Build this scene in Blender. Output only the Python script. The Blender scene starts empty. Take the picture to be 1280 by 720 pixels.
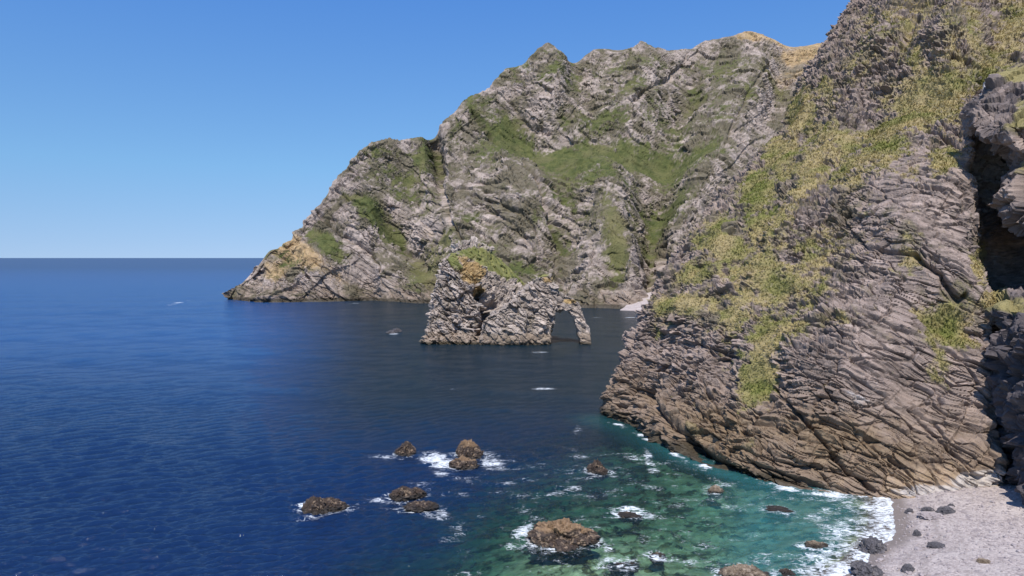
import bpy, bmesh, math, random
import numpy as np
rng = np.random.default_rng(7)
random.seed(7)
# ------------------------------------------------------------------ camera frame
F = 880.0; CH = 40.0; PITCH = math.atan(38 / 880.0)
cP, sP = math.cos(PITCH), math.sin(PITCH)
def ray(px, py):
    px = np.asarray(px, float); py = np.asarray(py, float)
    x = (px - 640) / F; z = -(py - 360) / F
    return x, cP + z * sP, -sP + z * cP
def at(px, py, Y):                       # a point of the place seen at this direction, Y metres away
    x, y, z = ray(px, py); t = np.asarray(Y, float) / y
    return np.stack([x * t, y * t, CH + z * t], -1)
def onsea(px, py, z0=0.0):
    x, y, z = ray(px, py); t = (z0 - CH) / z
    return np.stack([x * t, y * t, CH + z * t], -1)
def proj(P):
    X, Y, Z = P[..., 0], P[..., 1], P[..., 2] - CH
    f = Y * cP - Z * sP; u = Y * sP + Z * cP
    return 640 + F * X / f, 360 - F * u / f
# ------------------------------------------------------------------ noise
def _h(ix, iy, iz, s):
    h = (ix.astype(np.uint32) * np.uint32(374761393) + iy.astype(np.uint32) * np.uint32(668265263)
         + iz.astype(np.uint32) * np.uint32(2147483647 - 19349) + np.uint32(s * 7919 + 13))
    h ^= h >> np.uint32(13); h *= np.uint32(1274126177); h ^= h >> np.uint32(16)
    h *= np.uint32(2246822519); h ^= h >> np.uint32(13)
    return h
def _f(h): return (h & np.uint32(0xffffff)).astype(np.float32) / np.float32(0x1000000)
def vnoise(P, seed=0):                   # smooth gradient noise, about -1..1
    P = P.astype(np.float32); i = np.floor(P); f = P - i; i = i.astype(np.int64)
    w = f * f * f * (f * (f * 6 - 15) + 10); out = np.zeros(len(P), np.float32)
    for dx in (0, 1):
        for dy in (0, 1):
            for dz in (0, 1):
                h = _h(i[:, 0] + dx, i[:, 1] + dy, i[:, 2] + dz, seed)
                gx = _f(h) * 2 - 1; gy = _f(h * np.uint32(2654435761)) * 2 - 1; gz = _f((h ^ np.uint32(0x5bd1e995)) * np.uint32(3266489917)) * 2 - 1
                d = gx * (f[:, 0] - dx) + gy * (f[:, 1] - dy) + gz * (f[:, 2] - dz)
                out += d * (w[:, 0] if dx else 1 - w[:, 0]) * (w[:, 1] if dy else 1 - w[:, 1]) * (w[:, 2] if dz else 1 - w[:, 2])
    return out * 1.5
def fbm(P, o=4, seed=0, g=0.5):
    a = 1; s = np.zeros(len(P), np.float32); n = 0
    for k in range(o):
        s += a * vnoise(P * (2.03 ** k) + k * 17.3, seed + k); n += a; a *= g
    return s / n * 1.3
def ridged(P, o=4, seed=0, g=0.5):
    a = 1; s = np.zeros(len(P), np.float32); n = 0
    for k in range(o):
        s += a * (1 - 2 * np.abs(vnoise(P * (2.03 ** k) + k * 9.1, seed + k))); n += a; a *= g
    return s / n
def voro(P, seed=0):                     # blocks: offset per block, tilt inside it, distance to the joint, id
    P = P.astype(np.float32); b = np.floor(P - 0.5).astype(np.int64); N = len(P)
    F1 = np.full(N, 9, np.float32); F2 = F1.copy(); R = np.zeros(N, np.float32); T = R.copy(); R2 = R.copy()
    for dx in (0, 1):
        for dy in (0, 1):
            for dz in (0, 1):
                c = b + np.array([dx, dy, dz]); h = _h(c[:, 0], c[:, 1], c[:, 2], seed)
                j = [_f(h), _f(h * np.uint32(2654435761)), _f((h ^ np.uint32(0x5bd1e995)) * np.uint32(3266489917))]
                v = [P[:, k] - (c[:, k] + 0.5 + (j[k] - 0.5) * 0.8) for k in range(3)]
                d = np.sqrt(v[0] ** 2 + v[1] ** 2 + v[2] ** 2)
                h2 = h * np.uint32(1597334677)
                r = _f(h2); g = [_f(h2 * np.uint32(2654435761)) * 2 - 1, _f(h2 ^ np.uint32(0xabcdef)) * 2 - 1, _f((h2 ^ np.uint32(0x777)) * np.uint32(2246822519)) * 2 - 1]
                t = sum(v[k] * g[k] for k in range(3))
                n = d < F1
                F2 = np.where(n, F1, np.minimum(F2, d)); F1 = np.where(n, d, F1)
                R = np.where(n, r, R); T = np.where(n, t, T)
    return R, T, F2 - F1
def sm(x, a, b):
    t = np.clip((x - a) / (b - a), 0, 1); return t * t * (3 - 2 * t)
# ------------------------------------------------------------------ masks given by direction
def blobs(px, py, L, warp=None):
    m = np.zeros(px.shape, np.float32)
    for (x, y, rx, ry, ang, amp) in L:
        a = math.radians(ang); dx = px - x; dy = py - y
        u = dx * math.cos(a) + dy * math.sin(a); v = -dx * math.sin(a) + dy * math.cos(a)
        m = np.maximum(m, amp * np.exp(-((u / rx) ** 2 + (v / ry) ** 2) ** 1.3))
    return m
def sumblobs(px, py, L):
    m = np.zeros(px.shape, np.float32)
    for (x, y, rx, ry, ang, amp) in L:
        a = math.radians(ang); dx = px - x; dy = py - y
        u = dx * math.cos(a) + dy * math.sin(a); v = -dx * math.sin(a) + dy * math.cos(a)
        m += amp * np.exp(-((u / rx) ** 2 + (v / ry) ** 2))
    return m
def linedist(px, py, pts):
    """distance to a polyline and signed side"""
    D = np.full(px.shape, 1e9); S = np.zeros(px.shape)
    for (x0, y0), (x1, y1) in zip(pts[:-1], pts[1:]):
        ex, ey = x1 - x0, y1 - y0; L2 = ex * ex + ey * ey
        t = np.clip(((px - x0) * ex + (py - y0) * ey) / L2, 0, 1)
        dx = px - x0 - t * ex; dy = py - y0 - t * ey; d = np.hypot(dx, dy)
        s = np.sign(ex * (py - y0) - ey * (px - x0)); n = d < D
        D = np.where(n, d, D); S = np.where(n, s, S)
    return D, S
def cracks(px, py, L, wob):
    m = np.zeros(px.shape)
    for pts, w, dep in L:
        d, s = linedist(px, py, pts)
        d = np.abs(d * s + wob * w * 0.9)
        x = np.array([p[0] for p in pts]); 
        m -= dep * np.exp(-(d / w) ** 2)
    return m
def inside(px, py, poly, soft):
    """soft inside test of a polygon"""
    ins = np.zeros(px.shape, bool); n = len(poly)
    for i in range(n):
        x0, y0 = poly[i]; x1, y1 = poly[(i + 1) % n]
        c = ((y0 > py) != (y1 > py)) & (px < (x1 - x0) * (py - y0) / ((y1 - y0) or 1e-9) + x0)
        ins ^= c
    d, _ = linedist(px, py, poly + [poly[0]])
    return sm(np.where(ins, d, -d), -soft, soft)
# ------------------------------------------------------------------ surface helpers
def crmat(n, counts):
    rows = []
    for i in range(n - 1):
        for k in range(counts[i]):
            t = k / counts[i]; w = np.zeros(n)
            c = [-.5 * t + t * t - .5 * t ** 3, 1 - 2.5 * t * t + 1.5 * t ** 3, .5 * t + 2 * t * t - 1.5 * t ** 3, -.5 * t * t + .5 * t ** 3]
            for j, cc in zip((i - 1, i, i + 1, i + 2), c):
                if j < 0: w[0] += 2 * cc; w[1] -= cc
                elif j >= n: w[n - 1] += 2 * cc; w[n - 2] -= cc
                else: w[j] += cc
            rows.append(w)
    w = np.zeros(n); w[-1] = 1; rows.append(w)
    return np.array(rows)
def boxu(G, k):
    """running mean over 2k+1 columns"""
    Pd = np.pad(G, ((0, 0), (k + 1, k), (0, 0)), mode='edge'); c = np.cumsum(Pd, axis=1)
    return (c[:, 2 * k + 1:] - c[:, :-2 * k - 1]) / (2 * k + 1)
def grid_normals(G, sm_=0):
    if sm_:
        G = boxu(G, sm_); G = boxu(G.transpose(1, 0, 2), sm_).transpose(1, 0, 2)
    du = np.gradient(G, axis=1); dv = np.gradient(G, axis=0)
    n = np.cross(du, dv); n /= np.linalg.norm(n, axis=-1, keepdims=True) + 1e-9
    return n
def C(): return bpy.context.scene.collection
def mesh_np(name, V, Fc, mat, parent=None, attrs=None, smooth=False):
    me = bpy.data.meshes.new(name); V = np.asarray(V, np.float32).reshape(-1, 3); Fc = np.asarray(Fc, np.int32); k = Fc.shape[1]
    me.vertices.add(len(V)); me.vertices.foreach_set('co', V.ravel())
    me.loops.add(len(Fc) * k); me.loops.foreach_set('vertex_index', Fc.ravel())
    me.polygons.add(len(Fc)); me.polygons.foreach_set('loop_start', np.arange(len(Fc), dtype=np.int32) * k)
    me.polygons.foreach_set('use_smooth', np.full(len(Fc), smooth))
    me.update(calc_edges=True)
    for an, A in (attrs or {}).items():
        A = np.asarray(A, np.float32).reshape(len(V), -1)
        if A.shape[1] == 3: A = np.concatenate([A, np.ones((len(V), 1), np.float32)], 1)
        if A.shape[1] == 1:
            a = me.attributes.new(an, 'FLOAT', 'POINT'); a.data.foreach_set('value', A.ravel())
        else:
            a = me.attributes.new(an, 'FLOAT_COLOR', 'POINT'); a.data.foreach_set('color', A.ravel())
    me.materials.append(mat)
    o = bpy.data.objects.new(name, me); C().objects.link(o)
    if parent: o.parent = parent
    return o
def gridfaces(nr, nc, flip=False):
    r, c = np.meshgrid(np.arange(nr - 1), np.arange(nc - 1), indexing='ij'); a = (r * nc + c).ravel()
    q = np.stack([a, a + 1, a + nc + 1, a + nc], 1)
    return q[:, ::-1] if flip else q
def tag(o, label=None, cat=None, group=None, kind=None):
    for k, v in (('label', label), ('category', cat), ('group', group), ('kind', kind)):
        if v: o[k] = v
    return o
# ------------------------------------------------------------------ materials
class NT:
    def __init__(s, name):
        s.m = bpy.data.materials.new(name); s.m.use_nodes = True; s.t = s.m.node_tree; s.t.nodes.clear()
    def n(s, typ, inp=None, **kw):
        x = s.t.nodes.new(typ)
        for k, v in kw.items(): setattr(x, k, v)
        for k, v in (inp or {}).items():
            sk = x.inputs[k]
            if isinstance(v, bpy.types.NodeSocket): s.t.links.new(v, sk)
            else: sk.default_value = v
        return x
    def noise(s, vec, scale, detail=4, rough=.55): return s.n('ShaderNodeTexNoise', {'Vector': vec, 'Scale': scale, 'Detail': detail, 'Roughness': rough}).outputs['Fac']
    def ramp(s, fac, a, b): return s.n('ShaderNodeMapRange', {'Value': fac, 'From Min': a, 'From Max': b}, clamp=True).outputs[0]
    def mix(s, f, a, b):
        x = s.n('ShaderNodeMix', {0: f}, data_type='RGBA')
        for i, v in ((6, a), (7, b)):
            if isinstance(v, bpy.types.NodeSocket): s.t.links.new(v, x.inputs[i])
            else: x.inputs[i].default_value = (*v, 1) if len(v) == 3 else v
        return x.outputs[2]
    def math(s, op, a, b=0.0): return s.n('ShaderNodeMath', {0: a, 1: b}, operation=op).outputs[0]
def rock_mat(name, sc, bump_d, lightc, darkc, grassA=(0.07, 0.085, 0.022), grassB=(0.15, 0.135, 0.045), dry=(0.24, 0.19, 0.085)):
    """attributes: ma = grass, ochre, dark ; mb = wet, pale, tint(0..1) ; mc = dryness, brown, scrub"""
    t = NT(name); co = t.n('ShaderNodeTexCoord').outputs['Object']
    A = t.n('ShaderNodeSeparateColor', {0: t.n('ShaderNodeAttribute', attribute_name='ma').outputs['Color']}).outputs
    B = t.n('ShaderNodeSeparateColor', {0: t.n('ShaderNodeAttribute', attribute_name='mb').outputs['Color']}).outputs
    D = t.n('ShaderNodeSeparateColor', {0: t.n('ShaderNodeAttribute', attribute_name='mc').outputs['Color']}).outputs
    n1 = t.noise(co, 0.12 / sc, 6); n2 = t.noise(co, 1.1 / sc, 5, .65); n3 = t.noise(co, 5.0 / sc, 4, .7)
    c = t.mix(t.ramp(n1, .35, .65), darkc, lightc)
    mid = [0.5 * (a + b) for a, b in zip(darkc, lightc)]
    c = t.mix(t.math('MULTIPLY', t.ramp(n2, .3, .7), .45), c, [v * .62 for v in mid])
    c = t.mix(B[2], t.mix(.5, c, [v * .35 for v in mid]), t.mix(.35, c, [v * 1.6 for v in lightc]))
    c = t.mix(t.math('MULTIPLY', t.ramp(n3, .56, .72), .55), c, (0.42, 0.39, 0.36))       # pale lichen flecks
    c = t.mix(t.math('MULTIPLY', t.ramp(n3, .46, .34), .5), c, [v * .4 for v in darkc])
    c = t.mix(A[1], c, t.mix(t.ramp(n2, .35, .65), (0.26, 0.17, 0.08), (0.40, 0.28, 0.13)))
    c = t.mix(D[1], c, t.mix(t.ramp(n2, .35, .65), (0.115, 0.075, 0.045), (0.22, 0.16, 0.10)))
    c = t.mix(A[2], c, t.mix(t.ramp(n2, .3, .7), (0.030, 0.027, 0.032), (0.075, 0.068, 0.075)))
    c = t.mix(B[1], c, t.mix(t.ramp(n2, .3, .7), (0.34, 0.31, 0.29), (0.5, 0.47, 0.44)))
    c = t.mix(D[2], c, t.mix(t.ramp(n2, .3, .7), (0.06, 0.054, 0.032), (0.13, 0.108, 0.064)))
    g = t.mix(t.ramp(t.noise(co, .5 / sc, 5, .7), .35, .65), grassA, grassB)
    g = t.mix(D[0], g, dry)
    g = t.mix(t.math('MULTIPLY', t.ramp(n3, .5, .35), .6), g, [v * .35 for v in grassA])
    c = t.mix(A[0], c, g)
    c = t.mix(B[0], c, t.mix(t.ramp(n2, .3, .7), (0.028, 0.022, 0.014), (0.07, 0.055, 0.035)))
    bh = t.math('ADD', t.math('MULTIPLY', n2, .7), t.math('MULTIPLY', n3, .35))
    bp = t.n('ShaderNodeBump', {'Strength': .55, 'Distance': bump_d, 'Height': bh}).outputs[0]
    ro = t.math('SUBTRACT', .92, t.math('MULTIPLY', B[0], .35))
    p = t.n('ShaderNodeBsdfPrincipled', {'Base Color': c, 'Roughness': ro, 'Normal': bp})
    p.inputs['Specular IOR Level'].default_value = .25
    t.n('ShaderNodeOutputMaterial', {0: p.outputs[0]})
    return t.m
M_far = rock_mat('far_rock', 3.2, 1.2, (0.37, 0.30, 0.255), (0.20, 0.16, 0.132), grassA=(0.045, 0.058, 0.016), grassB=(0.105, 0.108, 0.034), dry=(0.17, 0.14, 0.07))
M_near = rock_mat('near_rock', 0.9, .35, (0.31, 0.238, 0.20), (0.13, 0.098, 0.08), grassA=(0.085, 0.10, 0.022), grassB=(0.19, 0.175, 0.055), dry=(0.28, 0.22, 0.11))
M_arch = rock_mat('arch_rock', 1.6, .6, (0.42, 0.35, 0.30), (0.22, 0.18, 0.15), grassA=(0.11, 0.135, 0.035), grassB=(0.22, 0.21, 0.075))
# ------------------------------------------------------------------ rock relief
def bedframe(P, theta_of_x=None, theta=30.0, b=.15):
    """coordinates along the bedding (a), across it (s) and into the rock (d)"""
    X, Y, Z = P[:, 0], P[:, 1], P[:, 2]
    if theta_of_x is not None:
        xs = np.linspace(X.min() - 1, X.max() + 1, 400); g = np.cumsum(np.tan(np.radians(theta_of_x(xs)))) * (xs[1] - xs[0])
        th = np.radians(theta_of_x(X)); s = (Z + np.interp(X, xs, g)) * np.cos(th); a = X / np.cos(th)
        a = X * np.cos(th) - Z * np.sin(th)
    else:
        th = math.radians(theta); s = Z * math.cos(th) + X * math.sin(th); a = X * math.cos(th) - Z * math.sin(th)
    return np.stack([a, Y, s + b * Y], 1)
def smooth2(G, k):
    """box blur along both grid axes (k passes of 3)"""
    for _ in range(k):
        G = np.pad(G, 1, mode='edge'); G = (G[:-2] + 2 * G[1:-1] + G[2:]) / 4; G = (G[:, :-2] + 2 * G[:, 1:-1] + G[:, 2:]) / 4
    return G
def saw(bf, per, la, seed, sharp=.12):
    """ledges along the bedding: each bed sticks out at its lower edge and weathers back above it"""
    q = bf[:, 2] / per + fbm(bf / np.array([la, la, la * .5]), 2, seed) * .5; k = np.floor(q); f = (q - k).astype(np.float32)
    h = _f(_h(k.astype(np.int64), np.floor(bf[:, 0] / la + k * .37 + fbm(bf / np.array([la * .35, la * .35, la * .2]), 3, seed + 2) * .9).astype(np.int64), k.astype(np.int64) * 0, seed))
    m = .12 + .88 * sm(vnoise(bf / np.array([la * .8, la * .8, per * 2.6]), seed + 1), -.15, .4)
    return np.where(f < sharp, f / sharp, 1 - (f - sharp) / (1 - sharp)) * (.35 + .65 * h) * m
# ================================================================== FAR HEADLAND
ridge = [(286, 377), (297, 362), (311, 345), (324, 330), (337, 313), (352, 310), (372, 299), (386, 275), (405, 250), (430, 216), (455, 187), (476, 182), (505, 179), (535, 176),
         (560, 156), (600, 126), (624, 98), (633, 86), (655, 83), (683, 59), (697, 69), (716, 79), (735, 66), (748, 60), (790, 65), (801, 55),
         (815, 65), (860, 63), (880, 51), (910, 47), (940, 43), (965, 52), (992, 58), (1030, 55), (1080, 50), (1150, 40), (1230, 60)]
def ridgeY(x): return np.interp(x, [286, 337, 386, 455, 535, 600, 683, 801, 940, 1030, 1230], [668, 675, 700, 745, 790, 820, 860, 880, 900, 900, 860])
basex = np.interp(np.arange(len(ridge)), [0, 4, 10, 14, 19, 26, 33, 36], [284, 345, 440, 520, 620, 760, 900, 1000])
basey = np.interp(basex, [284, 330, 470, 520, 600, 700, 800, 1000], [376, 378, 376, 379, 381, 384, 386, 388])
lev = [0, .08, .2, .35, .5, .65, .8, .92, 1]
ctrl = []
for i, (rx, ry) in enumerate(ridge):
    b = onsea(basex[i], basey[i]); rY = ridgeY(rx); col = []
    col.append(b + np.array([0, -6, -9.0]))
    for t in lev:
        # steep foot, gentler grassy shelf, crag on top
        yy = b[1] + (rY - b[1]) * np.interp(t, [0, .2, .5, .65, .8, 1], [0, .14, .42, .66, .82, 1])
        px = basex[i] + (rx - basex[i]) * t; py = basey[i] + (ry - basey[i]) * t
        col.append(at(px, py, yy))
    top = col[-1]; d = top - np.array([0, 0, CH]); d[2] = 0; d /= np.linalg.norm(d)
    hgt = max(top[2], 5)
    col.append(top + d * 14 + np.array([0, 0, -.03 * hgt])); col.append(top + d * 60 + np.array([0, 0, -.15 * hgt])); col.append(top + d * 200 + np.array([0, 0, -.5 * hgt])); col.append(top + d * 400 + np.array([0, 0, -hgt - 9]))
    ctrl.append(col)
ctrl = np.array(ctrl).transpose(1, 0, 2)                     # rows x cols x 3
nr, nc = ctrl.shape[:2]
pxr, pyr = proj(ctrl)
cu = [max(3, int(np.abs(np.diff(pxr[nr // 2]))[i] * 1.15)) for i in range(nc - 1)]
cv = [6, 30, 44, 56, 56, 56, 56, 46, 32, 14, 14, 10, 8][:nr - 1]
Au, Av = crmat(nc, cu), crmat(nr, cv)
G = np.einsum('vr,rck,uc->vuk', Av, ctrl, Au)
R_, C_ = G.shape[:2]
kr = np.arange(R_); rtop = sum(cv[:9]); wr = np.clip(np.abs(kr - rtop) / 70.0, 0, 1)[:, None, None]; wr = wr * wr * (3 - 2 * wr)
G = G * (1 - wr) + boxu(boxu(G, 14), 14) * wr
P = G.reshape(-1, 3); px, py = proj(P)
row = np.repeat(np.arange(R_), C_)
front = sm(row, R_ - 36, R_ - 60)
N = grid_normals(G, 16).reshape(-1, 3)
if N[len(N) // 2, 1] > 0: N = -N
# big forms: spurs toward us (+) and gullies (-)
big = sumblobs(px, py, [
    (560, 250, 26, 90, -22, 16), (548, 205, 9, 50, -8, -20), (650, 250, 40, 70, -35, 18), (590, 150, 18, 50, 35, 14), (470, 250, 30, 60, 12, 14),
    (505, 300, 14, 60, -35, -14), (395, 330, 36, 36, 0, 9), (452, 350, 18, 30, -30, -7), (480, 352, 16, 26, 0, 8), (585, 345, 40, 30, 0, 12), (545, 350, 12, 40, 0, -7),
    (690, 105, 26, 40, 10, 14), (735, 120, 14, 40, -20, -12), (800, 110, 34, 50, 15, 16), (860, 120, 16, 60, 25, -14), (920, 140, 36, 70, 22, 22),
    (975, 110, 16, 50, 20, -12), (770, 185, 110, 20, 6, -14), (655, 165, 40, 24, 40, -16), (760, 265, 30, 80, -10, 20), (820, 270, 22, 70, 12, -18), (700, 320, 22, 60, 14, -14),
    (870, 260, 30, 60, 25, 18), (792, 340, 12, 40, 10, 12), (812, 330, 10, 40, 0, -14), (735, 350, 26, 30, 0, 10)])
P1 = P + N * (big * 1.35 * front)[:, None]
P1 = P1 + N * ((ridged(P / 70.0, 3, 5) * 9 + fbm(P / 30.0, 3, 9) * 4 - 3) * front * sm(row, 4, 30))[:, None]
G1 = P1.reshape(R_, C_, 3); N1 = grid_normals(G1, 5).reshape(-1, 3)
if N1[len(N1) // 2, 1] > 0: N1 = -N1
wob = fbm(P / 14.0, 3, 40)
ck = cracks(px, py, [([(398, 268), (430, 298), (465, 322), (483, 345)], 2.4, 5), ([(500, 298), (520, 314), (545, 300), (556, 292)], 1.6, 4), ([(600, 155), (640, 195), (672, 240), (700, 300)], 3, 5),
    ([(545, 178), (552, 235), (566, 290), (600, 335)], 3, 5), ([(610, 270), (650, 300), (700, 345)], 2, 4), ([(560, 240), (610, 262), (660, 290), (720, 345)], 1.8, 3.5),
    ([(632, 118), (660, 150), (690, 160)], 2.5, 5), ([(420, 240), (450, 270), (500, 290)], 1.6, 3), ([(560, 340), (566, 352), (552, 372)], 1.5, 3),
    ([(860, 70), (830, 110), (790, 140)], 2.5, 4), ([(960, 90), (930, 130), (905, 190)], 2.5, 4), ([(823, 300), (826, 330)], 5, 14), ([(664, 330), (690, 326), (700, 340)], 2.4, 5)], wob)
# grass masks
gl = blobs(px, py, [(640, 165, 38, 30, 45, 1.0), (690, 192, 60, 18, 12, 1.0), (775, 186, 100, 17, 3, 1.0), (860, 195, 50, 16, 10, .8), (605, 150, 26, 20, 45, .7), (725, 215, 60, 16, 10, .75), (530, 205, 22, 32, 0, .8),
    (480, 283, 34, 17, 32, 1.0), (448, 262, 24, 10, 35, .8), (415, 315, 26, 14, 38, .9), (535, 330, 26, 34, 0, .75), (560, 310, 16, 20, 0, .8), (700, 100, 36, 24, 0, .6), (760, 150, 36, 18, 0, .6), (790, 120, 30, 14, 0, .45), (870, 110, 16, 26, 0, .6), (930, 140, 14, 16, 0, .6),
    (830, 262, 32, 26, -20, .75), (770, 330, 16, 34, -10, .9), (765, 308, 20, 18, 0, .8), (800, 300, 20, 20, 0, .55), (845, 220, 30, 14, 0, .6), (705, 245, 26, 20, 0, .45), (660, 340, 30, 14, 0, .5), (470, 195, 30, 10, 0, .55), (490, 225, 40, 22, 20, .45), (960, 105, 26, 18, 0, .6), (360, 330, 50, 12, 30, .5), (405, 305, 30, 12, 40, .7), (600, 330, 40, 20, 0, .45), (620, 195, 26, 30, 40, .6), (740, 150, 60, 20, 0, .5), (830, 150, 50, 26, 20, .5), (575, 175, 14, 26, 20, .5), (510, 240, 40, 26, 30, .5), (690, 290, 40, 16, 30, .45), (745, 235, 40, 16, 10, .6), (900, 90, 30, 30, 0, .45), (790, 260, 16, 50, 0, .5),
        (600, 290, 34, 14, 20, .35), (880, 150, 40, 60, 0, .3), (660, 90, 60, 20, 0, .3), (800, 90, 120, 20, 0, .3), (740, 280, 60, 30, 0, .3)])
gn = fbm(P / 16.0, 5, 60, .6)
fine = fbm(P / 5.0, 4, 61, .8)
grass = sm(gl * 1.1 + gn * .5 + fine * .8 + (N1[:, 2] - .6) * .45, .22, .72)
scrub = sm(fbm(P / 24.0, 5, 75, .7) * .9 + fine * .35 + gl * .35 + (N1[:, 2] - .6) * .4 + .19, .0, .38) * .88
och = sm(blobs(px, py, [(372, 322, 50, 20, 30, 1.25), (345, 335, 24, 16, 0, 1.0), (955, 52, 46, 9, 5, 1.3), (1010, 66, 40, 14, -10, 1.2), (990, 90, 30, 18, 0, .6), (780, 62, 14, 4, 0, .8), (420, 345, 24, 12, 20, .6), (535, 290, 10, 8, 0, .4)]) + gn * .5 + fine * .5, .25, .95) * .8
# blocky relief
bf = bedframe(P1 + np.stack([wob, wob * 0, fbm(P / 20.0, 3, 41)], 1) * 3, theta=38, b=.3)
r1, t1, e1 = voro(bf / np.array([26, 20, 9.0]), 3)
r2, t2, e2 = voro(bf / np.array([9.0, 8, 3.2]), 4)
r3, t3, e3 = voro(bf / np.array([3.4, 3.2, 1.5]), 5)
strat = np.abs(vnoise(bf / np.array([40, 30, 2.2]), 6))
patch = sm(vnoise(P / 22.0, 44), -.3, .35)                    # some faces are blocky, others smooth slabs
upper = sm(py, 210, 150)
bj = bedframe(P1, theta=-52, b=.3)
disp = -3.0 + saw(bj, 24.0, 90, 71, .06) * 3.2 * (1 - grass * .7) + (1 - grass * .6) * ((r1 - .5) * 2.2 + t1 * 3.0 - 1.2 * sm(e1, .08, 0) + saw(bf, 11.0, 60, 45) * 2.4 * (1 - upper * .6)) + (1 - grass * .85) * (saw(bf, 3.4, 26, 46) * 1.0 + (.15 + .85 * patch) * ((r2 - .5) * 1.3 + t2 * 1.6 - .8 * sm(e2, .12, 0)) + (.3 + .7 * patch) * ((r3 - .5) * .9 + t3 * .8) + strat * .5) + ck
disp += fbm(P / np.array([2.5, 2.5, 4.0]), 3, 77) * .7
amp = front * sm(row, 2, 14) * .92 + .08
amp *= .45 + .55 * sm(np.abs(row - (R_ - 40)), 0, 30)
P2 = P1 + N1 * (disp * amp)[:, None]
tint = np.clip(.5 + (r2 - .5) * .75 + (r3 - .5) * .5 + (r1 - .5) * .35, 0, 1)
z = P2[:, 2]; wet = sm(z + fbm(P / 5.0, 2, 12) * 1.0, 4.2, 2.2)
brown = sm(z + gn * 12, 22, 4) * .5
pale = sm(blobs(px, py, [(505, 322, 22, 14, 35, .8), (655, 90, 16, 22, 0, .7), (470, 345, 16, 10, 0, .4), (700, 130, 30, 20, 0, .5)]) + gn * .5, .5, .8) * .4
cone = np.zeros_like(z)
dryf = np.clip(sm(fbm(P / 30.0, 3, 90), -.1, .5) * .35 + blobs(px, py, [(540, 320, 40, 40, 0, .45), (770, 310, 40, 40, 0, .4), (960, 110, 30, 30, 0, .5)]), 0, 1)
ma = np.stack([grass * (1 - wet), och, cone], 1); mb = np.stack([wet, pale, tint], 1); mc = np.stack([dryf, brown, scrub * (1 - och)], 1)
headland = mesh_np('headland', P2, gridfaces(R_, C_), M_far, attrs={'ma': ma, 'mb': mb, 'mc': mc})
tag(headland, 'tall rugged grey headland with green grassy shelf across the bay', None, None, 'structure')
# ================================================================== NEAR CLIFF
rows = [
 [(764, 520, 0), (799, 536, 0), (846, 566, 0), (915, 592, 0), (1000, 611, 0), (1080, 620, 0), (1165, 622, 1.0), (1258, 604, 2.4)],
 [(763, 488, 180), (808, 494, 168), (862, 512, 149), (928, 522, 135), (1005, 522, 126.5), (1085, 522, 122.5), (1165, 520, 120.5), (1256, 516, 119)],
 [(777, 442, 184), (826, 437, 174), (880, 432, 158), (940, 430, 146), (1010, 425, 136), (1085, 420, 130), (1160, 420, 127), (1237, 428, 125)],
 [(804, 387, 190), (853, 369, 181), (905, 355, 170), (960, 345, 160), (1025, 335, 150), (1090, 330, 142), (1160, 332, 136), (1238, 348, 132)],
 [(842, 314, 200), (890, 292, 193), (935, 275, 184), (985, 262, 175), (1040, 250, 165), (1095, 245, 156), (1155, 245, 149), (1222, 255, 143)],
 [(897, 248, 216), (940, 220, 209), (980, 200, 202), (1020, 185, 194), (1065, 172, 184), (1110, 165, 175), (1160, 165, 166), (1212, 170, 158)],
 [(955, 182, 234), (985, 155, 228), (1015, 130, 222), (1050, 110, 214), (1090, 95, 205), (1130, 85, 196), (1175, 82, 186), (1222, 90, 177)],
 [(1008, 98, 252), (1033, 70, 248), (1060, 45, 243), (1090, 25, 236), (1125, 10, 228), (1165, 0, 219), (1205, -5, 209), (1250, -5, 200)],
 [(1068, -4, 272), (1085, -25, 268), (1105, -45, 263), (1130, -60, 257), (1160, -75, 250), (1195, -85, 242), (1235, -90, 233), (1285, -90, 224)],
 [(1125, -105, 296), (1142, -125, 292), (1162, -140, 288), (1187, -152, 282), (1217, -165, 275), (1252, -172, 267), (1292, -178, 258), (1340, -180, 250)]]
ctrl = []
for k, rw in enumerate(rows):
    pts = [onsea(a, b, c) if k == 0 else at(a, b, c) for a, b, c in rw]
    d = pts[0].copy(); d[2] = 0; d /= np.linalg.norm(d); rt = np.array([d[1], -d[0], 0])
    pre = [pts[0] + d * 110 + rt * 75 + np.array([0, 0, -8.]), pts[0] + d * 45 + rt * 34 + np.array([0, 0, -3.]), pts[0] + d * 12 + rt * 5]
    last = pts[-1]
    if k <= 5: post = [last + np.array([5, 9, 0.]), last + np.array([16, 22, 0.]), last + np.array([40, 26, 0.])]
    elif k == 6: post = [last + np.array([8, 0, 0.]), last + np.array([22, -2, 0.]), last + np.array([50, -12, 0.])]
    else: post = [last + np.array([9, -4, 0.]), last + np.array([24, -10, 0.]), last + np.array([52, -24, 0.])]
    ctrl.append(pre + pts + post)
ctrl = np.array(ctrl)
foot = ctrl[0].copy() + np.array([1.5, 2.5, -9.]); top1 = ctrl[-1] + np.array([25, 60, 22.]); top2 = ctrl[-1] + np.array([60, 160, 20.])
ctrl = np.concatenate([foot[None], ctrl, top1[None], top2[None]], 0)
nr, nc = ctrl.shape[:2]
cu = [10, 14, 16, 62, 74, 84, 100, 96, 92, 104, 110, 20, 20, 14]; cu = cu[:nc - 1]
cv = [16, 96, 100, 104, 100, 92, 90, 100, 90, 40, 16, 6][:nr - 1]
G = np.einsum('vr,rck,uc->vuk', crmat(nr, cv), ctrl, crmat(nc, cu))
R_, C_ = G.shape[:2]; P = G.reshape(-1, 3); px, py = proj(P); row = np.repeat(np.arange(R_), C_); colm = np.tile(np.arange(C_), R_)
N = grid_normals(G).reshape(-1, 3)
mid_i = (R_ // 2) * C_ + C_ // 2
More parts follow.
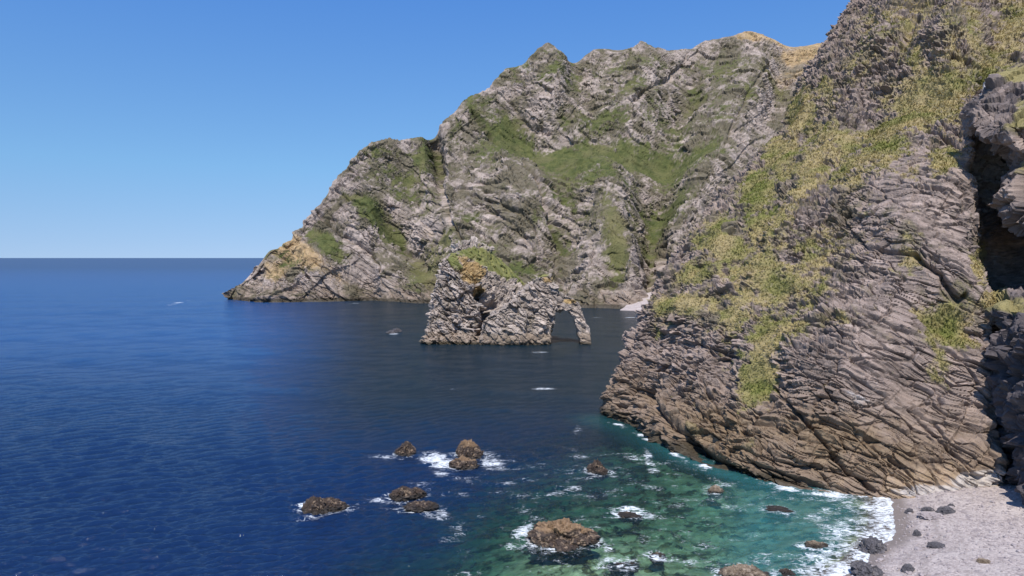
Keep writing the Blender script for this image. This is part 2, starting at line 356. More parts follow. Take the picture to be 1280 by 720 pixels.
if N[mid_i, 1] > 0: N = -N
big = sumblobs(px, py, [(830, 520, 26, 40, -30, 2.5), (812, 500, 10, 34, -24, -1.0), (900, 470, 24, 60, 10, -2.5), (960, 470, 26, 40, 0, -2.0), (870, 395, 34, 22, 0, 3.0), (900, 330, 20, 50, 35, 3.0), (935, 300, 14, 60, 40, -3.0),
    (980, 270, 18, 50, 35, 3.2), (1060, 300, 60, 60, 0, -2.5), (1130, 270, 60, 90, 20, 2.5), (1140, 110, 80, 30, -10, -5), (1080, 140, 20, 60, 30, -3), (1040, 90, 24, 60, 30, 4), (1180, 340, 60, 24, 35, 2.0), (1060, 500, 90, 60, 20, 2.0),
    (1190, 400, 36, 26, 20, -4.0), (1110, 40, 26, 60, 25, 5), (1190, 50, 30, 50, 20, 4), (1250, 40, 24, 60, 10, -4), (1010, 160, 14, 40, 40, -3)])
edge = sm(colm, 0, 40)
P1 = P + N * (big + ridged(P / 26.0, 3, 105) * 2.6 + fbm(P / 11.0, 3, 109) * 1.6 - 1.6)[:, None] * sm(row, 2, 40)[:, None]
N1 = grid_normals(P1.reshape(R_, C_, 3), 4).reshape(-1, 3)
if N1[mid_i, 1] > 0: N1 = -N1
wob = fbm(P / 5.0, 4, 140)
ck = cracks(px, py, [([(812, 490), (830, 520), (862, 556), (905, 584), (935, 598)], 6, 3.4), ([(1140, 325), (1165, 350), (1200, 376), (1206, 372)], 2.6, 2.6), ([(1158, 330), (1185, 345), (1222, 352)], 1.8, 1.5), ([(1165, 242), (1182, 247)], 1.5, 1.5),
    ([(960, 478), (1000, 520), (1040, 565), (1062, 592)], 2.2, 1.6), ([(1062, 590), (1080, 600), (1090, 612)], 3.0, 1.8), ([(925, 585), (950, 600), (955, 606)], 2.2, 1.3), ([(1150, 155), (1175, 168), (1200, 182)], 2.6, 2.4), ([(1165, 145), (1200, 168)], 1.6, 1.5),
    ([(1120, 500), (1160, 540), (1200, 580)], 1.6, .9), ([(880, 560), (930, 575), (1000, 600)], 1.8, .9), ([(1010, 420), (1060, 450), (1130, 470)], 1.5, .8), ([(1130, 60), (1150, 30)], 4, 3), ([(1045, 190), (1025, 230)], 3, 2), ([(1180, 560), (1230, 600)], 1.6, .9),
    ([(1050, 270), (1080, 305), (1140, 325)], 1.8, 1.4), ([(820, 440), (870, 470), (900, 520)], 1.6, .8)], wob)
gl = blobs(px, py, [(850, 385, 46, 18, 10, 1.0), (905, 392, 44, 34, 0, .8), (950, 345, 60, 40, 20, .85), (905, 300, 34, 36, -40, .9), (960, 280, 50, 50, -40, .75), (1000, 220, 34, 60, 35, .85), (945, 235, 24, 30, 40, 1.0), (975, 190, 22, 30, 40, 1.0), (1000, 140, 22, 34, 35, 1.0), (1045, 175, 40, 30, -30, .8),
    (1110, 150, 60, 26, -20, 1.0), (1165, 105, 70, 24, -6, 1.2), (1100, 185, 40, 30, -30, .85), (1060, 215, 30, 50, 25, .75), (1240, 70, 40, 40, 0, .8), (1200, 70, 60, 20, 0, .6), (1145, 75, 16, 20, 0, .8), (1020, 300, 50, 30, -20, .55), (1000, 350, 40, 40, 0, .7), (960, 420, 30, 40, 10, .9), (942, 465, 26, 36, 20, 1.2), (985, 400, 30, 24, 0, .6),
    (1190, 400, 34, 40, 20, 1.05), (1175, 455, 20, 26, 0, .8), (1160, 385, 24, 20, 0, .7), (1180, 200, 20, 30, 20, .75), (1135, 320, 20, 30, 0, .6), (1245, 378, 30, 16, 0, 1.0), (1225, 330, 12, 40, 0, .8), (1045, 400, 24, 10, 0, .6), (868, 540, 6, 10, 0, .8), (941, 560, 5, 12, 0, .8), (1270, 20, 40, 60, 0, .7), (1090, 60, 20, 50, 30, .5), (1150, 20, 20, 40, 0, .5), (1035, 120, 16, 26, 30, .7),
    (830, 410, 24, 12, 0, .6), (870, 345, 36, 20, -30, .85), (1075, 60, 30, 70, 30, .55), (1020, 170, 40, 40, 30, .6), (985, 250, 40, 60, 35, .5), (1130, 40, 30, 60, 20, .5), (1215, 40, 50, 60, 0, .6), (1060, 270, 40, 40, 0, .45), (920, 440, 40, 20, 0, .45), (880, 300, 30, 20, -30, .7), (1180, 130, 60, 30, 0, .6), (1120, 220, 50, 20, 0, .4), (1225, 215, 10, 10, 0, .7)])
gn = fbm(P / 5.5, 5, 160, .62)
fine = fbm(P / 1.5, 3, 161, .7); Ps = np.stack([P[:, 0] + P[:, 2] * .45, P[:, 1], P[:, 2]], 1)
strk = fbm(Ps / np.array([1.8, 3.0, 9.0]), 4, 163, .65)
grass = sm(gl * 1.05 + gn * .40 + fine * .40 + strk * .55 + (N1[:, 2] - .5) * .3, .36, .80)
# outcrops of bare blocks inside the grass
outc = blobs(px, py, [(890, 400, 16, 14, 0, 1), (905, 380, 12, 10, 0, 1), (1050, 255, 34, 30, 0, 1), (985, 235, 16, 26, 35, .9), (1010, 270, 14, 14, 0, .9), (915, 285, 14, 12, 0, .9), (890, 270, 10, 10, 0, .9), (1085, 225, 20, 20, 0, .6), (1040, 130, 30, 24, 0, .6), (1060, 60, 30, 50, 25, .8), (1200, 30, 30, 40, 0, .6), (1000, 195, 20, 14, 0, .6)])
grass *= 1 - sm(outc + gn * .5 + fine * .25, .5, .75) * .95
grass *= sm(P1[:, 2], 3, 9)
tx = lambda x: np.interp(x, [10, 36, 48, 60, 90], [4, 8, 22, 32, 34])
bf = bedframe(P1 + np.stack([wob * 0, wob * 0, fbm(P / 12.0, 3, 141)], 1) * 1.6, theta_of_x=tx, b=.12)
r1, t1, e1 = voro(bf / np.array([9.0, 6.0, 2.6]), 13)
r2, t2, e2 = voro(bf / np.array([3.6, 2.6, .95]), 14)
r3, t3, e3 = voro(bf / np.array([1.5, 1.0, .42]), 15)
r4, t4, e4 = voro(bf / np.array([3.0, 2.2, 1.1]), 16)
slab = sm(px, 1030, 1110) * sm(py, 140, 200)                  # smooth bedding faces on the right, blocky on the left
blk = 1 - slab * .68
strat = np.abs(vnoise(bf / np.array([14, 9, .55]), 16)); strat2 = np.abs(vnoise(bf / np.array([6, 5, .22]), 17))
gg = 1 - grass
upper = sm(py, 480, 380) * (1 - slab)
bf2 = bf.copy(); bf2[:, 2] += wob * .35
lower = sm(py, 380, 450)
bj = bedframe(P1, theta=-56, b=.2)
disp = -.7 + saw(bj, 5.5, 22, 171, .06) * .8 * (1 - grass * .8) + (1 - grass * .8) * ((r1 - .5) * 1.1 * blk + t1 * 1.4 * blk - .7 * sm(e1, .10, 0)) + saw(bf2, 3.6, 16, 145) * 1.15 * (1 - grass * .6) * (1 - slab * .45) + gg * (saw(bf2, 1.15, 8, 147) * (.5 - slab * .14) + saw(bf2, .42, 4, 149) * .22 * (.4 + lower)
    + (r2 - .5) * .75 * blk + t2 * .85 * blk - .6 * sm(e2, .12, 0) * sm(vnoise(P / 6.0, 151), -.2, .3) + (r3 - .5) * .22 * blk + t3 * .2 * blk + strat * .3 + upper * ((r4 - .5) * .75 + t4 * .8 - .5 * sm(e4, .2, 0)))
disp += grass * (fbm(P / np.array([1.4, 1.4, 2.6]), 4, 177, .75) * .5 + .25) + fbm(P / .9, 2, 178) * .08 + ck
amp = sm(row, 0, 24) * .9 + .1
P2 = P1 + N1 * (disp * amp)[:, None]
tint = np.clip(.5 + (r2 - .5) * .55 + (r3 - .5) * .55 + (r1 - .5) * .35, 0, 1)
z = P2[:, 2]; wl = fbm(P / 3.0, 3, 112)
wet = sm(z + wl * .8, 2.6, 1.0) * sm(px, 1060, 960) + .0
brown = np.clip(sm(z + gn * 8, 20, 4) * .65 + blobs(px, py, [(1030, 540, 130, 40, 15, .45), (900, 540, 60, 40, 20, .5)]), 0, 1)
yel = 1.5 * sm(blobs(px, py, [(1160, 602, 70, 22, -4, 1.1), (1060, 602, 40, 14, 0, .45), (1235, 600, 30, 10, 0, 1)]) + gn * .6 + fine * .3, .2, 1.0) * .7
pale = sm(blobs(px, py, [(1225, 600, 46, 13, -6, 1.3), (1170, 612, 70, 10, 0, 1.1), (1070, 500, 26, 8, 25, .6), (1045, 490, 8, 10, 0, .5), (1250, 320, 8, 20, 0, .8)]) + gn * .5 + (strat - .3) * .4, .5, .8) * .7
dark = sm(blobs(px, py, [(1240, 470, 20, 60, 0, 1), (1260, 300, 40, 120, 0, .3)]) + gn * .3, .5, .8) * .0
dryf = np.clip(sm(fbm(P / 9.0, 4, 190, .65), -.45, .35) * .85 - blobs(px, py, [(942, 465, 20, 30, 0, .6), (1195, 400, 12, 18, 0, .8), (945, 235, 30, 60, 40, .6), (1100, 185, 24, 14, 0, .5)]) + .22, 0, 1)
scrub = sm(fbm(P / 8.0, 5, 175, .7) * .7 + strk * .5 + fine * .3 + gl * .7, .05, .6) * .85 * gg * sm(py, 460, 380)
scrub = np.clip(scrub, 0, 1) * sm(z, 12, 20)
ma = np.stack([grass, yel, dark], 1); mb = np.stack([wet, pale, tint], 1); brown = brown * np.clip(1 - yel * 1.4, 0, 1)
yel = np.clip(yel, 0, .42)
ma = np.stack([grass, yel, dark], 1); mc = np.stack([dryf, brown, scrub], 1)
cliff = mesh_np('cliff', P2, gridfaces(R_, C_), M_near, attrs={'ma': ma, 'mb': mb, 'mc': mc})
tag(cliff, 'steep layered sea cliff with grassy ledges above the shingle cove', None, None, 'structure')
# grass tufts: countless, one object
T = NT('tuft_grass'); cr = T.n('ShaderNodeAttribute', attribute_name='cr').outputs['Color']
T.n('ShaderNodeOutputMaterial', {0: T.n('ShaderNodeBsdfDiffuse', {'Color': cr}).outputs[0]})
vis = (px > 740) & (px < 1320) & (py > -30) & (py < 620) & (grass > .15)
vis = vis & (rng.random(len(grass)) < grass ** 1.5 * .22)
idx = np.nonzero(vis)[0]; idx = rng.choice(idx, min(len(idx), 34000), replace=False)
base = P2[idx]; nn_ = N1[idx]; n_t = len(idx); nb = 4
L_ = rng.uniform(.25, .7, (n_t, nb, 1)) * (.7 + base[:, None, 1:2] / 500); a_ = rng.uniform(0, 6.28, (n_t, nb))
side = np.stack([np.cos(a_), np.sin(a_), a_ * 0], -1)
up = nn_[:, None] * .55 + np.array([0, 0, .35]) + side * .5
tip = base[:, None] + up * L_ + np.array([0, 0, -.15]); wv = np.stack([-np.sin(a_), np.cos(a_), a_ * 0], -1) * L_ * .16
b0 = base[:, None] - nn_[:, None] * .12
TV = np.stack([b0 - wv, b0 + wv, tip], 2).reshape(-1, 3)
dr = np.clip(dryf[idx] + rng.normal(0, .10, n_t), 0, 1)[:, None]
tc_ = (np.array([.125, .15, .032]) * (1 - dr) + np.array([.37, .295, .13]) * dr) * rng.uniform(.85, 1.15, (n_t, 1))
tc_ = tc_ * np.clip(1.0 + fbm(base / np.array([2.5, 2.5, 4]), 3, 199, .7)[:, None] * .75, .35, 1.4); tc_ = np.repeat(tc_, nb * 3, 0)
tag(mesh_np('grass_tufts', TV, np.arange(len(TV)).reshape(-1, 3), T.m, attrs={'cr': tc_}), 'rough green and straw coloured grass on the cliff ledges', None, None, 'stuff')
# ================================================================== SEA ARCH AND ITS STACK
def hull(bm, pts):
    vs = [bm.verts.new(p) for p in pts]
    r = bmesh.ops.convex_hull(bm, input=vs)
    bmesh.ops.delete(bm, geom=list({g for g in r['geom_interior'] + r['geom_unused'] if isinstance(g, bmesh.types.BMVert)}), context='VERTS')
def slabp(front, yf, yb, zlow=-4, base=None):
    """front outline (px,py) at distance yf.. given real thickness to yb"""
    out = []
    for p in front:
        a, b = p[0], p[1]; f = p[2] if len(p) > 2 else yf; bk = p[3] if len(p) > 3 else yb
        q = at(a, b, f); out.append(q); out.append(q + np.array([0, bk - f, -1.0 if q[2] > 6 else 0.]))
    for (a, b, f, bk) in (base or []):
        q = at(a, b, f); out.append([q[0], q[1], zlow]); out.append([q[0], q[1] + bk - f, zlow])
    return out
def remeshed(chunks, vox, smo):
    obs = []
    bm = bmesh.new()
    for c in chunks: hull(bm, c)
    me = bpy.data.meshes.new('tmp'); bm.to_mesh(me); bm.free(); o = bpy.data.objects.new('tmp', me); C().objects.link(o)
    m = o.modifiers.new('r', 'REMESH'); m.mode = 'VOXEL'; m.voxel_size = vox
    s = o.modifiers.new('s', 'SMOOTH'); s.iterations = smo; s.factor = .5
    dg = bpy.context.evaluated_depsgraph_get(); ev = o.evaluated_get(dg).to_mesh()
    V = np.zeros(len(ev.vertices) * 3, np.float32); ev.vertices.foreach_get('co', V); V = V.reshape(-1, 3)
    Nn = np.zeros(len(ev.vertices) * 3, np.float32); ev.vertices.foreach_get('normal', Nn); Nn = Nn.reshape(-1, 3)
    q = np.array([list(p.vertices) for p in ev.polygons if len(p.vertices) == 4], np.int32)
    bpy.data.objects.remove(o); bpy.data.meshes.remove(me)
    return V, Nn, q
def stackrock(name, chunks, parent, vox, glist, olist, theta, loc, darkl=None, ro=1.0):
    V, Nn, q = remeshed(chunks, vox, 4)
    w = fbm(V / 6.0, 3, 341)
    bf = bedframe(V + np.stack([w, w * 0, w], 1) * 1.2, theta=theta, b=.3)
    r1, t1, e1 = voro(bf / np.array([8, 6, 3.2]), 33); r2, t2, e2 = voro(bf / np.array([3.4, 2.6, 1.3]), 34); r3, t3, e3 = voro(bf / np.array([1.5, 1.3, .8]), 35)
    px, py = proj(V); gn = fbm(V / 5.0, 4, 360, .6)
    gm = sm(blobs(px, py, glist) + gn * .4 + (Nn[:, 2] - .4) * .5, .45, .65); och = sm(blobs(px, py, olist) + gn * .4, .45, .7)
    d = (r1 - .5) * 2.4 + t1 * 2.6 - 1.5 * sm(e1, .14, 0) + (1 - gm * .8) * ((r2 - .5) * 1.3 + t2 * 1.4 - .8 * sm(e2, .2, 0) + (r3 - .5) * .6 + t3 * .5 - .3 * sm(e3, .2, 0))
    if darkl: d += cracks(px, py, darkl, w)
    foot = sm(V[:, 2], 7, 2); slim = sm(px, 694, 704); d = (d * ro * (1 - gm * .65) + saw(bf, 2.6, 9, 345) * 1.2) * (1 - foot * .4) * (1 - slim * .45) + foot * 1.2 * (1 - slim * .7) - .7
    V2 = V + Nn * d[:, None]
    wet = sm(V2[:, 2] + gn * .8, 1.6, .6); bar = sm(V2[:, 2] + gn * 1.0, 6.5, 4.6)
    tint = np.clip(.5 + (r2 - .5) * .6 + (r3 - .5) * .7 + (r1 - .5) * .3, 0, 1); z0 = wet * 0
    V2 = V2 - np.array(loc)
    return mesh_np(name, V2, q, M_arch, parent, {'ma': np.stack([gm * (1 - bar), och, z0], 1), 'mb': np.stack([wet, z0, tint], 1), 'mc': np.stack([z0 + .15, bar * .55, sm(gn, .0, .6) * .45], 1)})
loc = (12, 330, 0)
arch = bpy.data.objects.new('sea_arch', None); C().objects.link(arch); arch.location = loc
tag(arch, 'craggy pale rock stack and pointed natural arch rising from the bay', 'sea arch')
stack_chunks = [
    slabp([(541, 402), (543, 362), (549, 330), (558, 322)], 328, 345, base=[(528, 428, 325, 350), (600, 432, 322, 350)]) + slabp([(575, 312, 336, 352), (600, 345, 330, 350), (604, 395, 324, 350)], 0, 0),
    slabp([(560, 322, 338, 356), (572, 303, 344, 366), (590, 299, 352, 376), (612, 308, 358, 382), (600, 350, 335, 370)], 340, 370, base=[(560, 425, 330, 380), (640, 425, 332, 385)]),
    slabp([(590, 301, 354, 380), (615, 316, 360, 384), (638, 335, 366, 388), (658, 356, 372, 392), (660, 385, 350, 390), (610, 380, 336, 380)], 350, 380, base=[(600, 425, 336, 385), (680, 420, 345, 395)])]
arch_chunks = [
    slabp([(601, 404), (612, 394), (628, 384), (648, 371), (660, 392), (655, 420)], 316, 334, base=[(600, 433, 322, 336), (665, 432, 322, 336)]),
    slabp([(640, 372), (656, 362), (674, 345), (688, 342), (698, 356), (699, 380), (684, 394), (678, 412)], 318, 338, base=[(640, 432, 322, 338), (683, 430, 323, 338)]),
    slabp([(684, 355), (697, 360), (706, 369), (718, 373), (716, 388), (702, 387), (684, 392)], 319, 333),
    slabp([(704, 374), (718, 374), (725, 380), (730, 398), (720, 402), (708, 386)], 320, 330),
    slabp([(714, 389), (727, 384), (735, 404), (739, 418), (728, 420), (722, 408)], 320, 329, base=[(728, 428, 322, 330), (740, 428, 322, 330)])]
stackrock('stack', stack_chunks, arch, .42,
    [(620, 328, 34, 12, 28, 1.2), (650, 344, 22, 9, 28, 1.2), (566, 325, 10, 20, -30, .8), (590, 315, 20, 8, 0, .8), (575, 345, 12, 16, 0, .5)],
    [(592, 340, 16, 20, -20, 1.1), (580, 322, 12, 12, 0, .7), (600, 362, 10, 10, 0, .8)], 42, loc, [([(600, 366), (612, 380), (606, 398), (598, 420)], 5, 9), ([(612, 380), (625, 378)], 5, 7), ([(575, 335), (590, 380), (600, 420)], 2, 2.0), ([(552, 350), (575, 380), (590, 415)], 1.6, 1.6)])
stackrock('arch', arch_chunks, arch, .34,
    [(682, 352, 16, 10, 0, .6), (712, 378, 10, 6, 0, .5)], [(684, 350, 12, 6, 0, .8), (712, 377, 10, 4, 0, 1.0)], 35, loc, [([(605, 405), (625, 412), (645, 424)], 1.8, 1.5), ([(650, 380), (640, 420)], 1.8, 1.0)], ro=.48)
# ================================================================== DARK BUTTRESS with its overhangs, right of the cliff
def A_(L): return [at(*p) for p in L]
bchunks = [
    # overhanging cap that shades the cleft
    A_([(1212, 156, 144), (1218, 122, 150), (1243, 96, 152), (1300, 82, 150), (1420, 60, 140), (1250, 150, 139), (1240, 172, 140), (1262, 186, 138), (1300, 190, 134), (1420, 190, 122), (1214, 150, 172), (1243, 96, 176), (1420, 60, 176), (1240, 176, 170), (1420, 190, 172)]),
    # right hand wall of the cleft, hanging over a cave
    A_([(1256, 186, 142), (1262, 225, 141), (1256, 262, 140), (1272, 290, 137), (1310, 305, 131), (1420, 312, 122), (1420, 180, 124), (1300, 178, 134), (1275, 262, 166), (1275, 186, 170), (1420, 312, 165), (1420, 180, 170)]),
    # back of the cleft
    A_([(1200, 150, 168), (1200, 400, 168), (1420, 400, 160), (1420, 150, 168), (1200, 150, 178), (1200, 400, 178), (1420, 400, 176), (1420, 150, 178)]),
    # grassy shelf below the cleft
    A_([(1232, 378, 127), (1262, 366, 127), (1420, 350, 118), (1238, 398, 124), (1420, 400, 108), (1246, 372, 158), (1420, 350, 158), (1240, 400, 150), (1420, 400, 150)]),
    # lower buttress, its left side turned away from the sun
    [np.array(p, float) for p in [(84.5, 122, -4), (83.5, 118, -4), (79, 107.5, -4), (72, 94, -4), (125, 94, -4), (125, 140, -4), (80.2, 121, 25), (79.2, 119, 19), (82.6, 124, 31), (84.5, 126, 10), (76, 106, 27), (81, 112, 33.5), (78, 99, 35), (125, 100, 42), (125, 140, 42)]]]
bchunks[-1] = [p + np.array([3.0, 0, 0]) for p in bchunks[-1]]
V, Nn, q = remeshed(bchunks, .42, 3)
px, py = proj(V); w1 = fbm(V / 6.0, 4, 240)
bf = bedframe(V + w1[:, None] * 1.2, theta=24, b=.3)
r1, t1, e1 = voro(bf / np.array([7.0, 6.0, 5.0]), 23); r2, t2, e2 = voro(bf / np.array([3.0, 2.6, 1.6]), 24); r3, t3, e3 = voro(bf / np.array([1.1, 1.1, .6]), 25)
gn = fbm(V / 5.5, 5, 260, .62); fine = fbm(V / 1.5, 3, 261, .7)
grass = sm(blobs(px, py, [(1250, 378, 34, 12, 0, 1.1), (1272, 150, 16, 46, 20, .7), (1285, 210, 20, 34, 0, .6), (1270, 92, 46, 10, 0, 1.0)]) + gn * .45 + fine * .3 + (Nn[:, 2] - .5) * .3, .45, .72)
d = (r1 - .5) * 2.6 + t1 * 2.8 - 1.0 * sm(e1, .08, 0) + (1 - grass * .7) * (saw(bf, 3.0, 12, 265) * .9 + (r2 - .5) * .9 + t2 * 1.0 - .4 * sm(e2, .12, 0) + (r3 - .5) * .3 + t3 * .25) + fbm(V / 1.2, 3, 214) * .12 - .8
V2 = V + Nn * d[:, None]; z0 = V[:, 2] * 0
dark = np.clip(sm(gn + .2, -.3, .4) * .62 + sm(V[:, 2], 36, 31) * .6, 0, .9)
pale = np.maximum(sm(blobs(px, py, [(1254, 305, 8, 18, 20, 1.1), (1278, 345, 8, 10, 0, 1)]) + gn * .5, .6, .9) * .9, sm(V[:, 1], 160, 164) * .8)  # back wall of the cleft paler: fill light put into its colour
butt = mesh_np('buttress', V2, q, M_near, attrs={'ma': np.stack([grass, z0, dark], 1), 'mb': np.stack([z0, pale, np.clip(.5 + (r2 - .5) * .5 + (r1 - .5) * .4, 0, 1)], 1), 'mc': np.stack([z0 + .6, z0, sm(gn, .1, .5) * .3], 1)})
tag(butt, 'dark purple grey rock buttress with a black cleft beside the cliff', None, None, 'structure')
# ================================================================== SEA BED, BEACH
cpts = [(1135, 632, -.8), (1160, 660, -1.0), (1120, 700, -.9), (1130, 645, -.15), (1120, 668, 0.05), (1085, 700, 0.05), (1045, 722, 0.05), (1115, 628, .3), (1075, 640, .8), (1060, 690, .6), (1000, 720, .8), (1020, 625, 1.2), (1000, 660, 1.9), (950, 690, 2.6), (930, 620, 3.0), (900, 660, 3.4), (870, 590, 3.6), (850, 710, 2.6), (840, 640, 4.2),
        (800, 560, 5.0), (760, 530, 7.5), (780, 700, 2.4), (720, 710, 2.2), (650, 700, 2.8), (620, 720, 3.6), (690, 640, 4.5), (780, 610, 5.5), (720, 580, 7), (640, 560, 8), (600, 610, 8), (560, 660, 7.5), (590, 700, 6.5),
        (500, 620, 9), (470, 680, 9), (560, 760, 6), (420, 720, 8), (400, 640, 10), (500, 560, 13), (300, 700, 22), (200, 600, 40), (350, 540, 35), (600, 500, 20), (720, 500, 15), (740, 440, 25), (500, 450, 40), (100, 740, 40), (640, 850, 8), (900, 800, 1.8), (1100, 760, -.7), (1200, 800, -1.5), (1000, 790, .4), (300, 850, 30), (780, 400, 20), (1250, 660, -1.9), (1262, 630, -2.2), (1200, 628, -2.0), (1170, 622, -1.5), (1350, 700, -2.6), (1210, 700, -1.5), (1450, 800, -3)]
cw = onsea(np.array([c[0] for c in cpts]), np.array([c[1] for c in cpts]))[:, :2]; cd = np.array([c[2] for c in cpts])
def tps(r2): return r2 * np.log(r2 + 1e-6) * .5
sc_ = 50.0
K = tps(((cw[:, None] - cw[None]) ** 2).sum(-1) / sc_ ** 2) + np.eye(len(cw)) * .01
Pm = np.concatenate([np.ones((len(cw), 1)), cw / sc_], 1)
fd = np.sign(cd) * np.log1p(np.abs(cd))                     # interpolate log depth
Amat = np.block([[K, Pm], [Pm.T, np.zeros((3, 3))]]); wts = np.linalg.solve(Amat, np.concatenate([fd, np.zeros(3)]))
def depth_at(X, Y):
    out = np.zeros(len(X)); Q = np.stack([X, Y], 1)
    for i in range(0, len(X), 60000):
        q = Q[i:i + 60000]; k = tps(((q[:, None] - cw[None]) ** 2).sum(-1) / sc_ ** 2)
        out[i:i + 60000] = k @ wts[:-3] + wts[-3] + (q / sc_) @ wts[-2:]
    d = np.sign(out) * np.expm1(np.clip(np.abs(out), 0, 3.75))
    far = sm(Y, 190, 260) + sm(-X, 30, 90); return d * (1 - np.clip(far, 0, 1)) + 40 * np.clip(far, 0, 1)
def bed_rocks(X, Y):
    """submerged reefs and boulders"""
    Q = np.stack([X, Y, X * 0], 1)
    n = fbm(Q / 7.0, 4, 401, .6); rr, tt, ee = voro(Q / 2.6 + fbm(Q / 3.0, 2, 404)[:, None] * .25, 402)
    return sm(n, -.05, .6) * (1.0 + rr * .5), n
X1 = np.concatenate([np.arange(-220, -62, 4.), np.arange(-60, 135, .34)]); Y1 = np.concatenate([np.arange(60, 200, .34), np.arange(200, 420, 4.)])
gx, gy = np.meshgrid(X1, Y1); gx = gx.ravel(); gy = gy.ravel()
dep = depth_at(gx, gy); hr, nn = bed_rocks(gx, gy)
hz = -dep + hr * sm(dep, .6, 3) + fbm(np.stack([gx, gy, gx * 0], 1) / 2.5, 4, 410) * .10
V = np.stack([gx, gy, hz], 1); fc = gridfaces(len(Y1), len(X1))
fz = dep[fc].mean(1); fx = gx[fc].mean(1)
isb = (fz < .55) & (fx > 30)
def sub(V, fc, att):
    u, inv = np.unique(fc, return_inverse=True); return V[u], inv.reshape(fc.shape), {k: a[u] for k, a in att.items()}
t = NT('shingle'); co = t.n('ShaderNodeTexCoord').outputs['Object']
v1 = t.n('ShaderNodeTexVoronoi', {'Vector': co, 'Scale': 4.5}); v2 = t.n('ShaderNodeTexVoronoi', {'Vector': co, 'Scale': 1.6})
cc = t.mix(t.n('ShaderNodeSeparateColor', {0: v1.outputs['Color']}).outputs[0], (0.25, 0.205, 0.185), (0.47, 0.40, 0.365))
cc = t.mix(t.math('MULTIPLY', t.ramp(t.noise(co, .25, 4), .45, .7), .5), cc, (0.50, 0.44, 0.40))
cc = t.mix(t.math('MULTIPLY', t.ramp(t.n('ShaderNodeSeparateColor', {0: v2.outputs['Color']}).outputs[0], .82, .95), .45), cc, (0.12, 0.10, 0.11))
wetb = t.n('ShaderNodeAttribute', attribute_name='wet').outputs['Fac']
cc = t.mix(wetb, cc, (0.20, 0.165, 0.145))
bp = t.n('ShaderNodeBump', {'Strength': .6, 'Distance': .12, 'Height': t.math('SUBTRACT', 1.0, v1.outputs['Distance'])}).outputs[0]
p = t.n('ShaderNodeBsdfPrincipled', {'Base Color': cc, 'Roughness': t.math('SUBTRACT', .9, t.math('MULTIPLY', wetb, .4)), 'Normal': bp}); t.n('ShaderNodeOutputMaterial', {0: p.outputs[0]})
M_beach = t.m
Vb, Fb, At = sub(V, fc[isb], {'wet': np.clip(sm(hz, .6, .15) + .45 * np.exp(-((hz - .95 + fbm(V / 4.0, 3, 431) * .15) / .07) ** 2) + .3 * np.exp(-((hz - 1.35 + fbm(V / 3.0, 3, 432) * .2) / .06) ** 2), 0, 1)})
tag(mesh_np('beach', Vb, Fb, M_beach, attrs=At), 'pinkish grey shingle beach at the cliff foot', None, None, 'structure')
t = NT('sea_bed'); co = t.n('ShaderNodeTexCoord').outputs['Object']
rk = t.math('MAXIMUM', t.n('ShaderNodeAttribute', attribute_name='reef').outputs['Fac'], t.ramp(t.noise(co, .33, 5, .65), .50, .56))
cc = t.mix(t.ramp(t.noise(co, .5, 5), .35, .65), (0.27, 0.28, 0.15), (0.52, 0.50, 0.32))
rc = t.mix(t.ramp(t.noise(co, .9, 5, .7), .4, .62), (0.02, 0.02, 0.012), (0.20, 0.17, 0.07))
cc = t.mix(rk, cc, rc)
p = t.n('ShaderNodeBsdfPrincipled', {'Base Color': cc, 'Roughness': .9}); t.n('ShaderNodeOutputMaterial', {0: p.outputs[0]})
Vb, Fb, At = sub(V, fc[~isb], {'reef': sm(hr, .45, .9) * .95})
tag(mesh_np('seabed', Vb, Fb, t.m, attrs=At), 'sandy sea bed with weed covered reefs under shallow water', None, None, 'structure')
def ground_z(X, Y): return -depth_at(np.array([X]), np.array([Y]))[0]
# pale cove beach between the headland and the cliff
cv_ = [at(770, 386, 560), at(812, 352, 600), at(850, 330, 640), at(900, 330, 640), at(900, 392, 520), at(800, 388, 545)]
bx = []
us = np.linspace(0, 1, 40)
A0, A1 = onsea(770, 390, -1), onsea(860, 396, -1)
Bk0, Bk1 = at(800, 367, 572), at(900, 350, 592)
gv = []
for v_ in us:
    for u_ in us:
        f0 = A0 * (1 - u_) + A1 * u_; b0 = Bk0 * (1 - u_) + Bk1 * u_; q = f0 * (1 - v_) + b0 * v_
        q = q + np.array([0, 0, -4.0 * v_ * (1 - v_)]); gv.append(q)
gv = np.array(gv); gv[:, 2] += fbm(gv / 9.0, 4, 422) * 1.0
tag(mesh_np('cove_beach', gv, gridfaces(40, 40), M_beach, attrs={'wet': gv[:, 2] * 0}), 'small pale beach in the far corner of the bay', None, None, 'structure')
